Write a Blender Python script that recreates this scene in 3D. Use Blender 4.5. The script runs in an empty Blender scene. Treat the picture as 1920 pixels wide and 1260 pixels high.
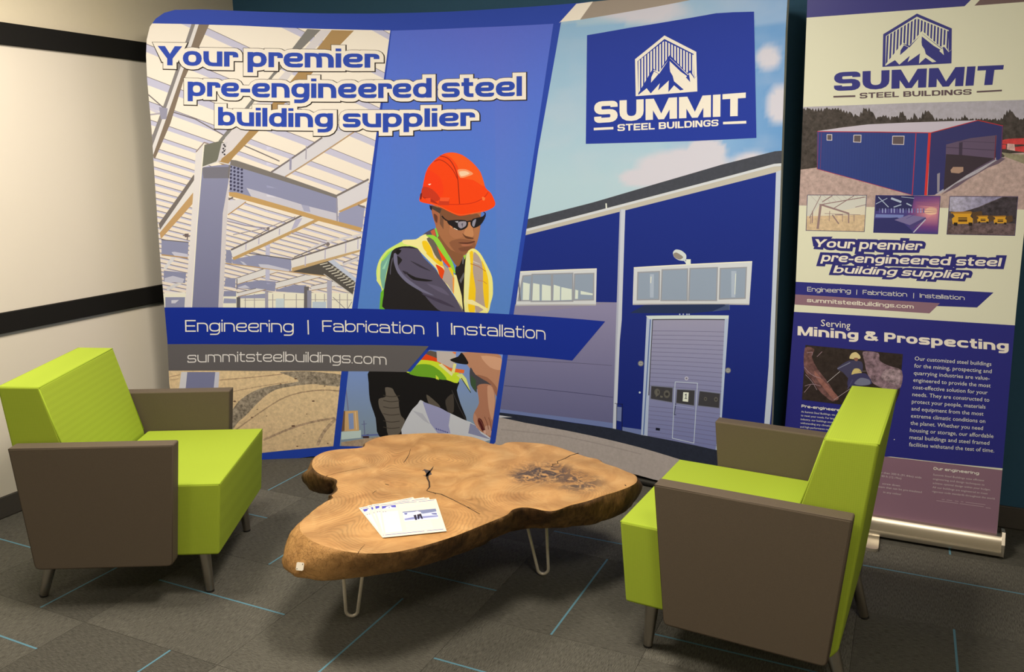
import bpy, bmesh, math, random
import numpy as np
from mathutils import Vector, Matrix, noise
from mathutils.geometry import delaunay_2d_cdt
random.seed(7)
S = bpy.context.scene
COL = S.collection

# ---------------------------------------------------------------- camera, world, lights, exposure
EYE = (0.0, 0.0, 1.6)
FPX = 1569.74
M = ((0.9060554855622158, 0.42307934550175724, -0.008205150359497863),
     (0.08208121075604455, -0.19473880402051374, -0.9774146883741217),
     (-0.41512182780894463, 0.8849184513945139, -0.21117102655927092))
cam_d = bpy.data.cameras.new('camera')
cam = bpy.data.objects.new('camera', cam_d)
COL.objects.link(cam)
cam_d.sensor_width = 36.0
cam_d.lens = FPX / 1920 * 36
cam_d.clip_start = 0.05
R3 = Matrix(((M[0][0], -M[1][0], -M[2][0]), (M[0][1], -M[1][1], -M[2][1]), (M[0][2], -M[1][2], -M[2][2])))
cam.matrix_world = Matrix.Translation(EYE) @ R3.to_4x4()
S.camera = cam
W = bpy.data.worlds.new('world')
W.use_nodes = True
W.node_tree.nodes['Background'].inputs[0].default_value = (1.0, 0.86, 0.70, 1)
W.node_tree.nodes['Background'].inputs[1].default_value = 0.02
S.world = W
S.view_settings.view_transform = 'Standard'
S.view_settings.look = 'None'
S.view_settings.gamma = 1
S.view_settings.use_curve_mapping = False
S.view_settings.exposure = 0.15
WARM = (1.0, 0.86, 0.68)
def area(name, loc, sx, sy, power, col=WARM, spread=180):
    d = bpy.data.lights.new(name, 'AREA')
    d.shape = 'RECTANGLE'; d.size = sx; d.size_y = sy; d.energy = power; d.color = col
    d.spread = math.radians(spread)
    o = bpy.data.objects.new(name, d); COL.objects.link(o)
    o.location = loc
    return o
CEIL = 2.75
area('ceiling_and_fill_light', (-.95, 2.0, CEIL - .02), .5, .5, 46)
area('ceiling_and_fill_light', (-2.62, 1.85, CEIL - .02), .5, .5, 36)
area('ceiling_and_fill_light', (.35, .7, CEIL - .02), .6, .6, 26)  # added fill lamp, evens out the brightness towards the banner
area('ceiling_and_fill_light', (-2.6, -1.2, CEIL - .02), .6, .6, 15)  # added fill lamp for the front, not a known fitting

# ---------------------------------------------------------------- picture geometry helpers
def ray(px, py):
    a, b = (px - 960) / FPX, (py - 630) / FPX
    return (M[0][0]*a + M[1][0]*b + M[2][0], M[0][1]*a + M[1][1]*b + M[2][1], M[0][2]*a + M[1][2]*b + M[2][2])
def pix(P):
    q = (P[0], P[1], P[2] - EYE[2])
    c = [sum(M[i][k]*q[k] for k in range(3)) for i in range(3)]
    return 960 + FPX*c[0]/c[2], 630 + FPX*c[1]/c[2]
def on_z(px, py, z):
    d = ray(px, py); t = (z - EYE[2]) / d[2]
    return (t*d[0], t*d[1], z)

# ---------------------------------------------------------------- materials
def lin(c): return tuple(((v/255)/12.92 if v/255 <= .04045 else ((v/255 + .055)/1.055)**2.4) for v in c)
ILL = (0.92, 0.80, 0.645)
def K(*c):
    "surface colour that shows as about this sRGB colour under the room's warm light"
    l = lin(c)
    return tuple(min(.95, l[i]/ILL[i]) for i in range(3))
def mat(name, col, rough=.6, metal=0., spec=.5, grain=0., gscale=300., bump=0., coat=0., sheen=0., build=None):
    m = bpy.data.materials.new(name); m.use_nodes = True
    nt = m.node_tree; N = nt.nodes; L = nt.links
    b = N['Principled BSDF']
    b.inputs['Base Color'].default_value = (*col, 1); b.inputs['Roughness'].default_value = rough
    b.inputs['Metallic'].default_value = metal; b.inputs['Specular IOR Level'].default_value = spec
    b.inputs['Coat Weight'].default_value = coat; b.inputs['Sheen Weight'].default_value = sheen
    tc = N.new('ShaderNodeTexCoord')
    nz = N.new('ShaderNodeTexNoise'); nz.inputs['Scale'].default_value = gscale; nz.inputs['Detail'].default_value = 3
    L.new(tc.outputs['Object'], nz.inputs['Vector'])
    mp = N.new('ShaderNodeMapRange'); mp.inputs[3].default_value = 1 - grain; mp.inputs[4].default_value = 1 + grain
    L.new(nz.outputs['Fac'], mp.inputs[0])
    mx = N.new('ShaderNodeMix'); mx.data_type = 'RGBA'; mx.blend_type = 'MULTIPLY'; mx.inputs[0].default_value = 1
    mx.inputs[6].default_value = (*col, 1)
    L.new(mp.outputs[0], mx.inputs[7]); L.new(mx.outputs[2], b.inputs['Base Color'])
    if bump:
        bp = N.new('ShaderNodeBump'); bp.inputs['Strength'].default_value = bump; bp.inputs['Distance'].default_value = .002
        L.new(nz.outputs['Fac'], bp.inputs['Height']); L.new(bp.outputs[0], b.inputs['Normal'])
    if build: build(nt, N, L, b, tc, mx)
    return m

def weave(scale, depth=.0012, strength=.6, dark=.25):
    "fine square weave: relief and a slightly darker thread gap"
    def f(nt, N, L, b, tc, mx):
        sep = N.new('ShaderNodeSeparateXYZ'); L.new(tc.outputs['Object'], sep.inputs[0])
        outs = []
        for i in range(3):
            mul = N.new('ShaderNodeMath'); mul.operation = 'MULTIPLY'; mul.inputs[1].default_value = scale
            L.new(sep.outputs[i], mul.inputs[0])
            s = N.new('ShaderNodeMath'); s.operation = 'SINE'; L.new(mul.outputs[0], s.inputs[0]); outs.append(s)
        a = N.new('ShaderNodeMath'); a.operation = 'ADD'; L.new(outs[0].outputs[0], a.inputs[0]); L.new(outs[1].outputs[0], a.inputs[1])
        c = N.new('ShaderNodeMath'); c.operation = 'ADD'; L.new(a.outputs[0], c.inputs[0]); L.new(outs[2].outputs[0], c.inputs[1])
        mr = N.new('ShaderNodeMapRange'); mr.inputs[1].default_value = -2; mr.inputs[2].default_value = 2
        mr.inputs[3].default_value = 1 - dark; mr.inputs[4].default_value = 1.0
        L.new(c.outputs[0], mr.inputs[0])
        m2 = N.new('ShaderNodeMix'); m2.data_type = 'RGBA'; m2.blend_type = 'MULTIPLY'; m2.inputs[0].default_value = 1
        L.new(mx.outputs[2], m2.inputs[6]); L.new(mr.outputs[0], m2.inputs[7]); L.new(m2.outputs[2], b.inputs['Base Color'])
        bp = N.new('ShaderNodeBump'); bp.inputs['Strength'].default_value = strength; bp.inputs['Distance'].default_value = depth
        L.new(mr.outputs[0], bp.inputs['Height']); L.new(bp.outputs[0], b.inputs['Normal'])
    return f

MAT = {}
MAT['wall_cream'] = mat('cream_wall_paint', (.84, .79, .64), .85, grain=.02, gscale=40, bump=.1)
MAT['white_panel'] = mat('whiteboard_laminate', (.90, .87, .80), .32, grain=.012, gscale=6)
MAT['black_trim'] = mat('black_painted_rail', (.010, .010, .010), .7, spec=.25, grain=.1, gscale=90)
MAT['grey_shadow_line'] = mat('grey_shadow_line_strip', (.25, .27, .26), .4, metal=.3)
MAT['teal_wall'] = mat('dark_teal_wall_paint', (.028, .112, .215), .8, grain=.06, gscale=60, bump=.1)
MAT['base_grey'] = mat('grey_rubber_base', (.075, .07, .065), .55, grain=.08, gscale=80)
MAT['ceiling'] = mat('ceiling_board', (.72, .70, .66), .95, grain=.05, gscale=150, bump=.2)
MAT['green'] = mat('lime_fabric', (.39, .535, .048), .85, spec=.2, grain=.04, gscale=160, sheen=.0, build=weave(1050, strength=.15, dark=.13))
MAT['green_seam'] = mat('lime_seam', (.32, .46, .035), .8, spec=.2, grain=.05)
MAT['brown'] = mat('taupe_vinyl', (.115, .093, .070), .74, spec=.3, grain=.10, gscale=420, bump=.12)
MAT['brown_seam'] = mat('taupe_seam', (.06, .045, .033), .6, spec=.3)
MAT['chrome'] = mat('brushed_steel_leg', (.42, .39, .35), .32, metal=1., grain=.06, gscale=60)
MAT['rubber'] = mat('black_rubber', (.01, .01, .01), .6)
MAT['hairpin'] = mat('satin_steel_rod', (.74, .71, .64), .42, metal=.35, grain=.08, gscale=90)
MAT['alu'] = mat('anodised_aluminium', (.62, .58, .50), .3, metal=.9, grain=.04, gscale=30)
MAT['alu_light'] = mat('polished_aluminium', (.75, .71, .63), .22, metal=.85, grain=.03, gscale=30)
MAT['paper'] = mat('paper', (.84, .80, .72), .7, grain=.01)
MAT['sheet_back'] = mat('plain_backing', (.42, .47, .47), .8, grain=.03)
MAT['tag'] = mat('white_tag', (.85, .82, .74), .5)

def print_mat(name, rough, spec, gr=.0):
    m = bpy.data.materials.new(name); m.use_nodes = True
    N = m.node_tree.nodes; L = m.node_tree.links; b = N['Principled BSDF']
    at = N.new('ShaderNodeAttribute'); at.attribute_name = 'ink'
    tc = N.new('ShaderNodeTexCoord')
    nz = N.new('ShaderNodeTexNoise'); nz.inputs['Scale'].default_value = 55; nz.inputs['Detail'].default_value = 5; nz.inputs['Roughness'].default_value = .7
    L.new(tc.outputs['Object'], nz.inputs['Vector'])
    s = N.new('ShaderNodeMath'); s.operation = 'SUBTRACT'; s.inputs[1].default_value = .5; L.new(nz.outputs['Fac'], s.inputs[0])
    k = N.new('ShaderNodeMath'); k.operation = 'MULTIPLY'; L.new(s.outputs[0], k.inputs[0]); L.new(at.outputs['Alpha'], k.inputs[1])
    k2 = N.new('ShaderNodeMath'); k2.operation = 'MULTIPLY_ADD'; k2.inputs[1].default_value = 4.; k2.inputs[2].default_value = 1; L.new(k.outputs[0], k2.inputs[0])
    mx = N.new('ShaderNodeMix'); mx.data_type = 'RGBA'; mx.blend_type = 'MULTIPLY'; mx.inputs[0].default_value = 1
    L.new(at.outputs['Color'], mx.inputs[6]); L.new(k2.outputs[0], mx.inputs[7]); L.new(mx.outputs[2], b.inputs['Base Color'])
    b.inputs['Roughness'].default_value = rough; b.inputs['Specular IOR Level'].default_value = spec
    return m
MAT['print_cloth'] = print_mat('printed_tension_fabric', .5, .2)
MAT['print_vinyl'] = print_mat('printed_banner_film', .42, .4)
MAT['print_paper'] = print_mat('printed_paper', .6, .3)

# ---------------------------------------------------------------- object helpers
def tag(o, label=None, cat=None, group=None, kind=None):
    if label: o['label'] = label
    if cat: o['category'] = cat
    if group: o['group'] = group
    if kind: o['kind'] = kind
    return o
def empty(name, loc=(0, 0, 0), rz=0):
    o = bpy.data.objects.new(name, None); COL.objects.link(o)
    o.location = loc; o.rotation_euler = (0, 0, rz); o.empty_display_size = .1
    return o
def mesh_obj(name, verts, faces, m, parent=None, smooth=False):
    me = bpy.data.meshes.new(name); me.from_pydata([tuple(v) for v in verts], [], faces); me.update()
    if m: me.materials.append(m)
    if smooth:
        for p in me.polygons: p.use_smooth = True
    o = bpy.data.objects.new(name, me); COL.objects.link(o)
    if parent: o.parent = parent
    return o
def bm_obj(name, bm, m, parent=None, smooth=False):
    me = bpy.data.meshes.new(name); bm.normal_update(); bm.to_mesh(me); bm.free()
    if m: me.materials.append(m)
    if smooth:
        for p in me.polygons: p.use_smooth = True
    o = bpy.data.objects.new(name, me); COL.objects.link(o)
    if parent: o.parent = parent
    return o
def add_box(bm, x0, x1, y0, y1, z0, z1):
    v = [bm.verts.new(p) for p in ((x0,y0,z0),(x1,y0,z0),(x1,y1,z0),(x0,y1,z0),(x0,y0,z1),(x1,y0,z1),(x1,y1,z1),(x0,y1,z1))]
    for f in ((0,3,2,1),(4,5,6,7),(0,1,5,4),(1,2,6,5),(2,3,7,6),(3,0,4,7)): bm.faces.new([v[i] for i in f])
def box(name, x0, x1, y0, y1, z0, z1, m, parent=None, bev=0, seg=2):
    bm = bmesh.new(); add_box(bm, x0, x1, y0, y1, z0, z1)
    if bev: bmesh.ops.bevel(bm, geom=bm.edges[:], offset=bev, segments=seg, profile=.6, affect='EDGES')
    o = bm_obj(name, bm, m, parent, smooth=bool(bev))
    if bev: w = o.modifiers.new('face_weighted', 'WEIGHTED_NORMAL'); w.weight = 100
    return o
def autosmooth(o, ang=40):
    me = o.data
    for p in me.polygons: p.use_smooth = True
    bm = bmesh.new(); bm.from_mesh(me)
    for e in bm.edges:
        if len(e.link_faces) == 2 and e.calc_face_angle(0) > math.radians(ang): e.smooth = False
    bm.to_mesh(me); bm.free()
    w = o.modifiers.new('face_weighted', 'WEIGHTED_NORMAL'); w.keep_sharp = True; w.weight = 100
    return o
def tube_bm(bm, pts, r, n=10, closed=False):
    pts = [Vector(p) for p in pts]; rings = []
    k = len(pts); up = None
    for i, p in enumerate(pts):
        a = pts[(i-1) % k] if (closed or i) else p
        b = pts[(i+1) % k] if (closed or i < k-1) else p
        t = (b - a).normalized()
        if up is None: up = t.orthogonal().normalized()
        up = (up - t*up.dot(t)).normalized(); w = t.cross(up)
        rr = r[i] if isinstance(r, (list, tuple)) else r
        rings.append([bm.verts.new(p + (up*math.cos(2*math.pi*j/n) + w*math.sin(2*math.pi*j/n))*rr) for j in range(n)])
    for i in range(k if closed else k-1):
        A, B = rings[i], rings[(i+1) % k]
        for j in range(n): bm.faces.new((A[j], A[(j+1) % n], B[(j+1) % n], B[j]))
    if not closed: bm.faces.new(rings[0][::-1]); bm.faces.new(rings[-1])

# ---------------------------------------------------------------- the setting
XW, YW = -3.626, 3.97          # left wall face, back wall face
XR, YF = 2.6, -2.6
box('wall_left', XW-.12, XW, YF, YW+.12, 0, CEIL, MAT['wall_cream'])
box('wall_back', XW, XR, YW, YW+.12, 0, CEIL, MAT['teal_wall'])
box('wall_right', XR, XR+.12, YF, YW+.12, 0, CEIL, MAT['wall_cream'])
box('wall_front', XW-.12, XR+.12, YF-.12, YF, 0, CEIL, MAT['wall_cream'])
box('ceiling', XW-.12, XR+.12, YF-.12, YW+.12, CEIL, CEIL+.1, MAT['ceiling'])
for n in ('wall_left', 'wall_back', 'wall_right', 'wall_front', 'ceiling'): bpy.data.objects[n]['kind'] = 'structure'
def struct(o): o['kind'] = 'structure'; return o
struct(box('baseboard_left', XW, XW+.012, YF, YW, 0.002, .1, MAT['base_grey'], bev=.003))
struct(box('baseboard_back', XW+.012, XR, YW-.012, YW, 0.002, .1, MAT['base_grey'], bev=.003))
struct(box('trim_1', XW, XW+.022, YF, YW-.002, 2.087, 2.18, MAT['black_trim'], bev=.003))
struct(box('trim_2', XW, XW+.022, YF, YW-.002, .842, .932, MAT['black_trim'], bev=.003))
shadow_line = struct(box('shadow_strip', XW, XW+.014, YF, YW-.002, .828, .8415, MAT['grey_shadow_line']))  # grey strip stands in for the thin shadow line under the lower rail
# whiteboard wall panels between the rails (one upper, one lower), with a hairline shadow gap
wb = box('whiteboard_panel', XW+.0005, XW+.01, YF+.02, YW-.004, .9325, 2.0865, MAT['white_panel'], bev=.001)
tag(wb, 'large cream whiteboard panel between the two black rails on the left wall', 'whiteboard')
wb2 = box('whiteboard_panel', XW+.0005, XW+.01, YF+.02, YW-.004, .102, .8275, MAT['white_panel'], bev=.001)
tag(wb2, 'lower cream wall panel under the lower black rail, behind the left armchair', 'whiteboard')

# floor: carpet tiles in a quarter-turned checkerboard, with cyan yarn stripes
TX0, TY0, TS, TSY = -1.343*.9525, 1.87*.9525, .6172, .6015
def carpet(name, along_x, tone):
    def f(nt, N, L, b, tc, mx):
        mpn = N.new('ShaderNodeMapping'); L.new(tc.outputs['Object'], mpn.inputs[0])
        mpn.inputs['Scale'].default_value = (380, 45, 60) if along_x else (45, 380, 60)
        nz = N.new('ShaderNodeTexNoise'); nz.inputs['Scale'].default_value = 1; nz.inputs['Detail'].default_value = 2
        L.new(mpn.outputs[0], nz.inputs['Vector'])
        n2 = N.new('ShaderNodeTexNoise'); n2.inputs['Scale'].default_value = 420; n2.inputs['Detail'].default_value = 2
        L.new(tc.outputs['Object'], n2.inputs['Vector'])
        ad = N.new('ShaderNodeMath'); ad.operation = 'ADD'; L.new(nz.outputs['Fac'], ad.inputs[0]); L.new(n2.outputs['Fac'], ad.inputs[1])
        n3 = N.new('ShaderNodeTexNoise'); n3.inputs['Scale'].default_value = 3.; n3.inputs['Detail'].default_value = 3
        L.new(tc.outputs['Object'], n3.inputs['Vector'])
        mr = N.new('ShaderNodeMapRange'); mr.inputs[1].default_value = .7; mr.inputs[2].default_value = 1.3
        mr.inputs[3].default_value = .45; mr.inputs[4].default_value = 1.6; L.new(ad.outputs[0], mr.inputs[0])
        m3 = N.new('ShaderNodeMapRange'); m3.inputs[3].default_value = .85; m3.inputs[4].default_value = 1.15; L.new(n3.outputs['Fac'], m3.inputs[0])
        ml = N.new('ShaderNodeMath'); ml.operation = 'MULTIPLY'; L.new(mr.outputs[0], ml.inputs[0]); L.new(m3.outputs[0], ml.inputs[1])
        m2 = N.new('ShaderNodeMix'); m2.data_type = 'RGBA'; m2.blend_type = 'MULTIPLY'; m2.inputs[0].default_value = 1
        L.new(mx.outputs[2], m2.inputs[6]); L.new(ml.outputs[0], m2.inputs[7]); L.new(m2.outputs[2], b.inputs['Base Color'])
        bp = N.new('ShaderNodeBump'); bp.inputs['Strength'].default_value = .7; bp.inputs['Distance'].default_value = .003
        L.new(ad.outputs[0], bp.inputs['Height']); L.new(bp.outputs[0], b.inputs['Normal'])
    return mat(name, tuple(c*tone*(1.06 if along_x else .95) for c in (.110, .110, .099)), .95, spec=.15, grain=.0, build=f)  # how turned pile catches the light is put into the tile colour
CARP = {(ax, k): carpet('carpet_pile_%s_%d' % ('cross' if ax else 'long', k), ax, t) for ax in (0, 1) for k, t in enumerate((.9, 1.0, 1.12))}
MAT['sub'] = mat('floor_backing', (.03, .03, .03), .9)
MAT['cyan'] = mat('cyan_yarn', (.11, .27, .38), .85, grain=.3, gscale=500, bump=.3)
floor = struct(box('floor', XW-.12, XR+.12, YF-.12, YW+.12, -.1, -.004, MAT['sub']))
STRIPE = {(-1,0):2.217, (1,0):2.207, (-3,0):2.195, (0,1):2.703, (-2,1):2.866, (3,2):3.515,
          (0,0):-1.65, (-2,0):-2.884, (1,1):-1.03, (-1,1):-2.317, (3,1):.277, (-2,2):-2.868, (-1,-1):-2.204, (3,3):.287,
          (2,-1):None}
tile_me = {}
for i in range(-4, 7):
    for j in range(-5, 5):
        ax = (i + j) % 2
        x0, x1 = max(XW, TX0 + (i-1)*TS), min(XR, TX0 + i*TS); y0, y1 = max(YF, TY0 + j*TSY), min(YW, TY0 + (j+1)*TSY)
        if x1 - x0 < .02 or y1 - y0 < .02: continue
        bm = bmesh.new(); add_box(bm, x0+.0006, x1-.0006, y0+.0006, y1-.0006, -.004, 0)
        o = bm_obj('carpet_tile', bm, CARP[(ax, random.choice((0, 1, 1, 2)))], floor)
        s = STRIPE.get((i, j), 'r')
        if j < -2 or i > 5: s = None
        if s == 'r':
            s = (TY0/.9525 + (j + random.choice((.25, .45, .7)))*TSY/.9525) if ax else (TX0/.9525 + (i - 1 + random.choice((.2, .45, .55, .8)))*TS/.9525)
        if s is None: continue
        s *= .9525; bm = bmesh.new(); w = .0036
        if ax: add_box(bm, x0+.002, x1-.002, s-w, s+w, -.002, .0006)
        else: add_box(bm, s-w, s+w, y0+.002, y1-.002, -.002, .0006)
        bm_obj('carpet_stripe', bm, MAT['cyan'], floor)

# ---------------------------------------------------------------- flat print engine
# Artwork is planar polygons in the (x, z) sheet coordinates of the cloth, resolved into one
# triangulation per layer (painter's order) and laid on the curved cloth as thin ink films.
class Sheet:
    def __init__(s, fn, xs, m):          # fn(x) -> y of the sheet; xs = facet lines
        s.fn, s.xs, s.m = fn, xs, m
        s.nrm = []
        for x in xs:
            d = (fn(x+1e-3) - fn(x-1e-3)) / 2e-3
            n = Vector((d, -1, 0)).normalized(); s.nrm.append(n)
    def hit(s, px, py):
        d = ray(px, py); t = 3.6 / d[1]
        for _ in range(12):
            x = t*d[0]; f = s.fn(x) - t*d[1]; df = (s.fn(x+1e-4) - s.fn(x-1e-4))/2e-4*d[0] - d[1]; t -= f/df
        return (t*d[0], EYE[2] + t*d[2])
    def place(s, x, z, off=0.):
        xs = s.xs; k = min(max(int(np.searchsorted(xs, x)) - 1, 0), len(xs)-2)
        u = (x - xs[k])/(xs[k+1]-xs[k])
        p = Vector((x, s.fn(xs[k])*(1-u) + s.fn(xs[k+1])*u, z)); n = s.nrm[k]*(1-u) + s.nrm[k+1]*u
        return p + n*off, n.normalized()
    def px(s, x, z): return pix(s.place(x, z)[0])

def area2(p): return sum(p[i][0]*p[(i+1) % len(p)][1] - p[(i+1) % len(p)][0]*p[i][1] for i in range(len(p)))
class Layer:
    def __init__(s, sheet, clips=()):
        s.sh = sheet; s.clips = [s.conv(c) for c in clips]; s.poly = []
    def conv(s, pts): return [s.sh.hit(*p) for p in pts]
    def add(s, pts, col, g=0., raw=False):        # pts in photo pixels (or sheet x,z when raw)
        p = pts if raw else s.conv(pts)
        s.poly.append((p, col, g))
    def line(s, pts, w, col, g=0.):
        for q in stroke(pts, w, 0): s.add(q, col, g)
    def dot(s, x, y, r, col, n=10, ry=None):
        s.add([(x+r*math.cos(6.2832*k/n), y+(ry or r)*math.sin(6.2832*k/n)) for k in range(n)], col)
    def build(s, name, parent, off, dz=None, dx=True, eps=1e-7):
        V, F = [], []; allp = [(c, None, 0) for c in s.clips] + s.poly
        for p, c, g in allp:
            if area2(p) < 0: p = p[::-1]
            i0 = len(V); V += [Vector(q) for q in p]; F.append(list(range(i0, i0+len(p))))
        Ed = []; xa = min(v.x for v in V); xb = max(v.x for v in V); za = min(v.y for v in V)-.01; zb = max(v.y for v in V)+.01
        for x in (list(s.sh.xs) + ([q + .0167*k for q in s.sh.xs for k in (1, 2)] if dz and dz < .05 else [])):
            if xa < x < xb: i0 = len(V); V += [Vector((x, za)), Vector((x, zb))]; Ed.append((i0, i0+1))
        if dz:
            z = za + dz*.37
            while z < zb: i0 = len(V); V += [Vector((xa-.01, z)), Vector((xb+.01, z))]; Ed.append((i0, i0+1)); z += dz
        r = delaunay_2d_cdt(V, Ed, F, 0, eps, True)
        nc = len(s.clips); fs, ids = [], []
        for f, of in zip(r[2], r[5]):
            if not of: continue
            a, b, c = [r[0][i] for i in f[:3]]; mx_, my_ = (a[0]+b[0]+c[0])/3, (a[1]+b[1]+c[1])/3
            if any(not inside(mx_, my_, allp[i][0]) for i in range(nc)): continue
            m = next((i for i in sorted(of, reverse=True) if i >= nc and inside(mx_, my_, allp[i][0])), -1)
            if m < nc: continue
            fs.append(tuple(f)); ids.append(m - nc)
        used = sorted({i for f in fs for i in f}); mp = {u: k for k, u in enumerate(used)}
        P, Nn, XZ = [], [], []
        for u in used:
            x, z = r[0][u]; p, n = s.sh.place(x, z, off); P.append(p); Nn.append(n); XZ.append((x, z))
        fs2 = []
        for f in fs:
            f = [mp[i] for i in f]
            a, b, c = [XZ[i] for i in f[:3]]
            if (b[0]-a[0])*(c[1]-a[1]) - (c[0]-a[0])*(b[1]-a[1]) < 0: f = f[::-1]
            fs2.append(f)
        me = bpy.data.meshes.new(name); me.from_pydata(P, [], fs2)
        at = me.color_attributes.new('ink', 'FLOAT_COLOR', 'CORNER')
        data = []; cache = {}
        for f, i in zip(fs2, ids):
            p, c, g = s.poly[i]
            for vi in f:
                if callable(c):
                    if (i, vi) not in cache: cache[(i, vi)] = K(*c(*s.sh.px(*XZ[vi])))
                    cc = cache[(i, vi)]
                else:
                    if i not in cache: cache[i] = K(*c)
                    cc = cache[i]
                data += [cc[0], cc[1], cc[2], g]
        at.data.foreach_set('color', data)
        me.materials.append(s.sh.m)
        for q in me.polygons: q.use_smooth = True
        me.update()
        me.normals_split_custom_set_from_vertices(Nn)
        o = bpy.data.objects.new(name, me); COL.objects.link(o); o.parent = parent
        return o

def Z(ox, oy, sc):
    return lambda *a: [(ox + x/sc, oy + y/sc) for x, y in zip(a[::2], a[1::2])]
def smooth(pts, n=2):
    "closed curve through the points"
    pts = [p for i, p in enumerate(pts) if math.dist(p, pts[i-1]) > .02]
    out = []; m = len(pts); k = 2 if n == 1 else 4
    for i in range(m):
        p0, p1, p2, p3 = pts[i-1], pts[i], pts[(i+1) % m], pts[(i+2) % m]
        for j in range(k+1):
            t = j/(k+1)
            out.append(tuple(.5*(2*p1[q] + (p2[q]-p0[q])*t*.8 + (2*p0[q]-5*p1[q]+4*p2[q]-p3[q])*t*t*.8 + (3*p1[q]-p0[q]-3*p2[q]+p3[q])*t**3*.8) + (.2*((p2[q]-p1[q])*t)) for q in (0, 1)))
    return out
def smopen(pts, n=2):
    for _ in range(n):
        q = [pts[0]]
        for i in range(len(pts)-1):
            a, b = pts[i], pts[i+1]
            q += [(a[0]*.75+b[0]*.25, a[1]*.75+b[1]*.25), (a[0]*.25+b[0]*.75, a[1]*.25+b[1]*.75)]
        pts = q + [pts[-1]]
    return pts

def hull(p):
    p = sorted(set(p))
    if len(p) < 3: return p
    def half(q):
        h = []
        for a in q:
            while len(h) > 1 and (h[-1][0]-h[-2][0])*(a[1]-h[-2][1]) - (h[-1][1]-h[-2][1])*(a[0]-h[-2][0]) <= 1e-12: h.pop()
            h.append(a)
        return h[:-1]
    return half(p) + half(p[::-1])
def inside(x, y, p):
    c = False; j = len(p)-1
    for i in range(len(p)):
        if (p[i][1] > y) != (p[j][1] > y) and x < (p[j][0]-p[i][0])*(y-p[i][1])/(p[j][1]-p[i][1]) + p[i][0]: c = not c
        j = i
    return c
def stroke(pts, w, ext, closed=False):
    "thick polyline -> convex quads with mitred joints"
    P = [Vector(p) for p in pts]
    if closed and (P[0]-P[-1]).length < 1e-9: P = P[:-1]
    n = len(P)
    if not closed:
        if ext:
            P[0] = P[0] + (P[0]-P[1]).normalized()*ext; P[-1] = P[-1] + (P[-1]-P[-2]).normalized()*ext
    Lq, Rq = [], []
    for i in range(n):
        a = P[i-1] if (closed or i) else None; b = P[(i+1) % n] if (closed or i < n-1) else None
        d1 = (P[i]-a).normalized() if a is not None else None; d2 = (b-P[i]).normalized() if b is not None else None
        if d1 is None: d1 = d2
        if d2 is None: d2 = d1
        m = Vector((-(d1.y+d2.y), d1.x+d2.x))
        if m.length < 1e-6: m = Vector((-d1.y, d1.x))
        m.normalize(); c = max(.35, m.dot(Vector((-d1.y, d1.x))))
        Lq.append(P[i] + m*(w/2/c)); Rq.append(P[i] - m*(w/2/c))
    out = []
    for i in range(n if closed else n-1):
        j = (i+1) % n
        q = hull([tuple(Lq[i]), tuple(Rq[i]), tuple(Rq[j]), tuple(Lq[j])])
        if len(q) > 2: out.append(q)
    return out
def rnd(pts, r, closed=False, k=4):
    "round the corners of a polyline"
    P = [Vector(p) for p in pts]; n = len(P); out = []
    for i in range(n):
        if not closed and i in (0, n-1):
            if out and (Vector(out[-1]) - P[i]).length < .02: out.pop()
            out.append(tuple(P[i])); continue
        a, b = P[i-1], P[(i+1) % n]; da, db = (a-P[i]), (b-P[i])
        rr = min(r, da.length*.5, db.length*.5)
        p0 = P[i] + da.normalized()*rr; p2 = P[i] + db.normalized()*rr
        for t in [q/k for q in range(k+1)]:
            c_ = p0*(1-t)**2 + P[i]*2*t*(1-t) + p2*t*t
            c_ = c_*.8 + (P[i] + ((p0-P[i])*(1-math.sin(t*1.5708)) + (p2-P[i])*(1-math.cos(t*1.5708))))*.2
            if not out or (Vector(out[-1]) - c_).length > .02: out.append(tuple(c_))
    if closed and len(out) > 2 and (Vector(out[-1]) - Vector(out[0])).length < .02: out.pop()
    return out

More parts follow.
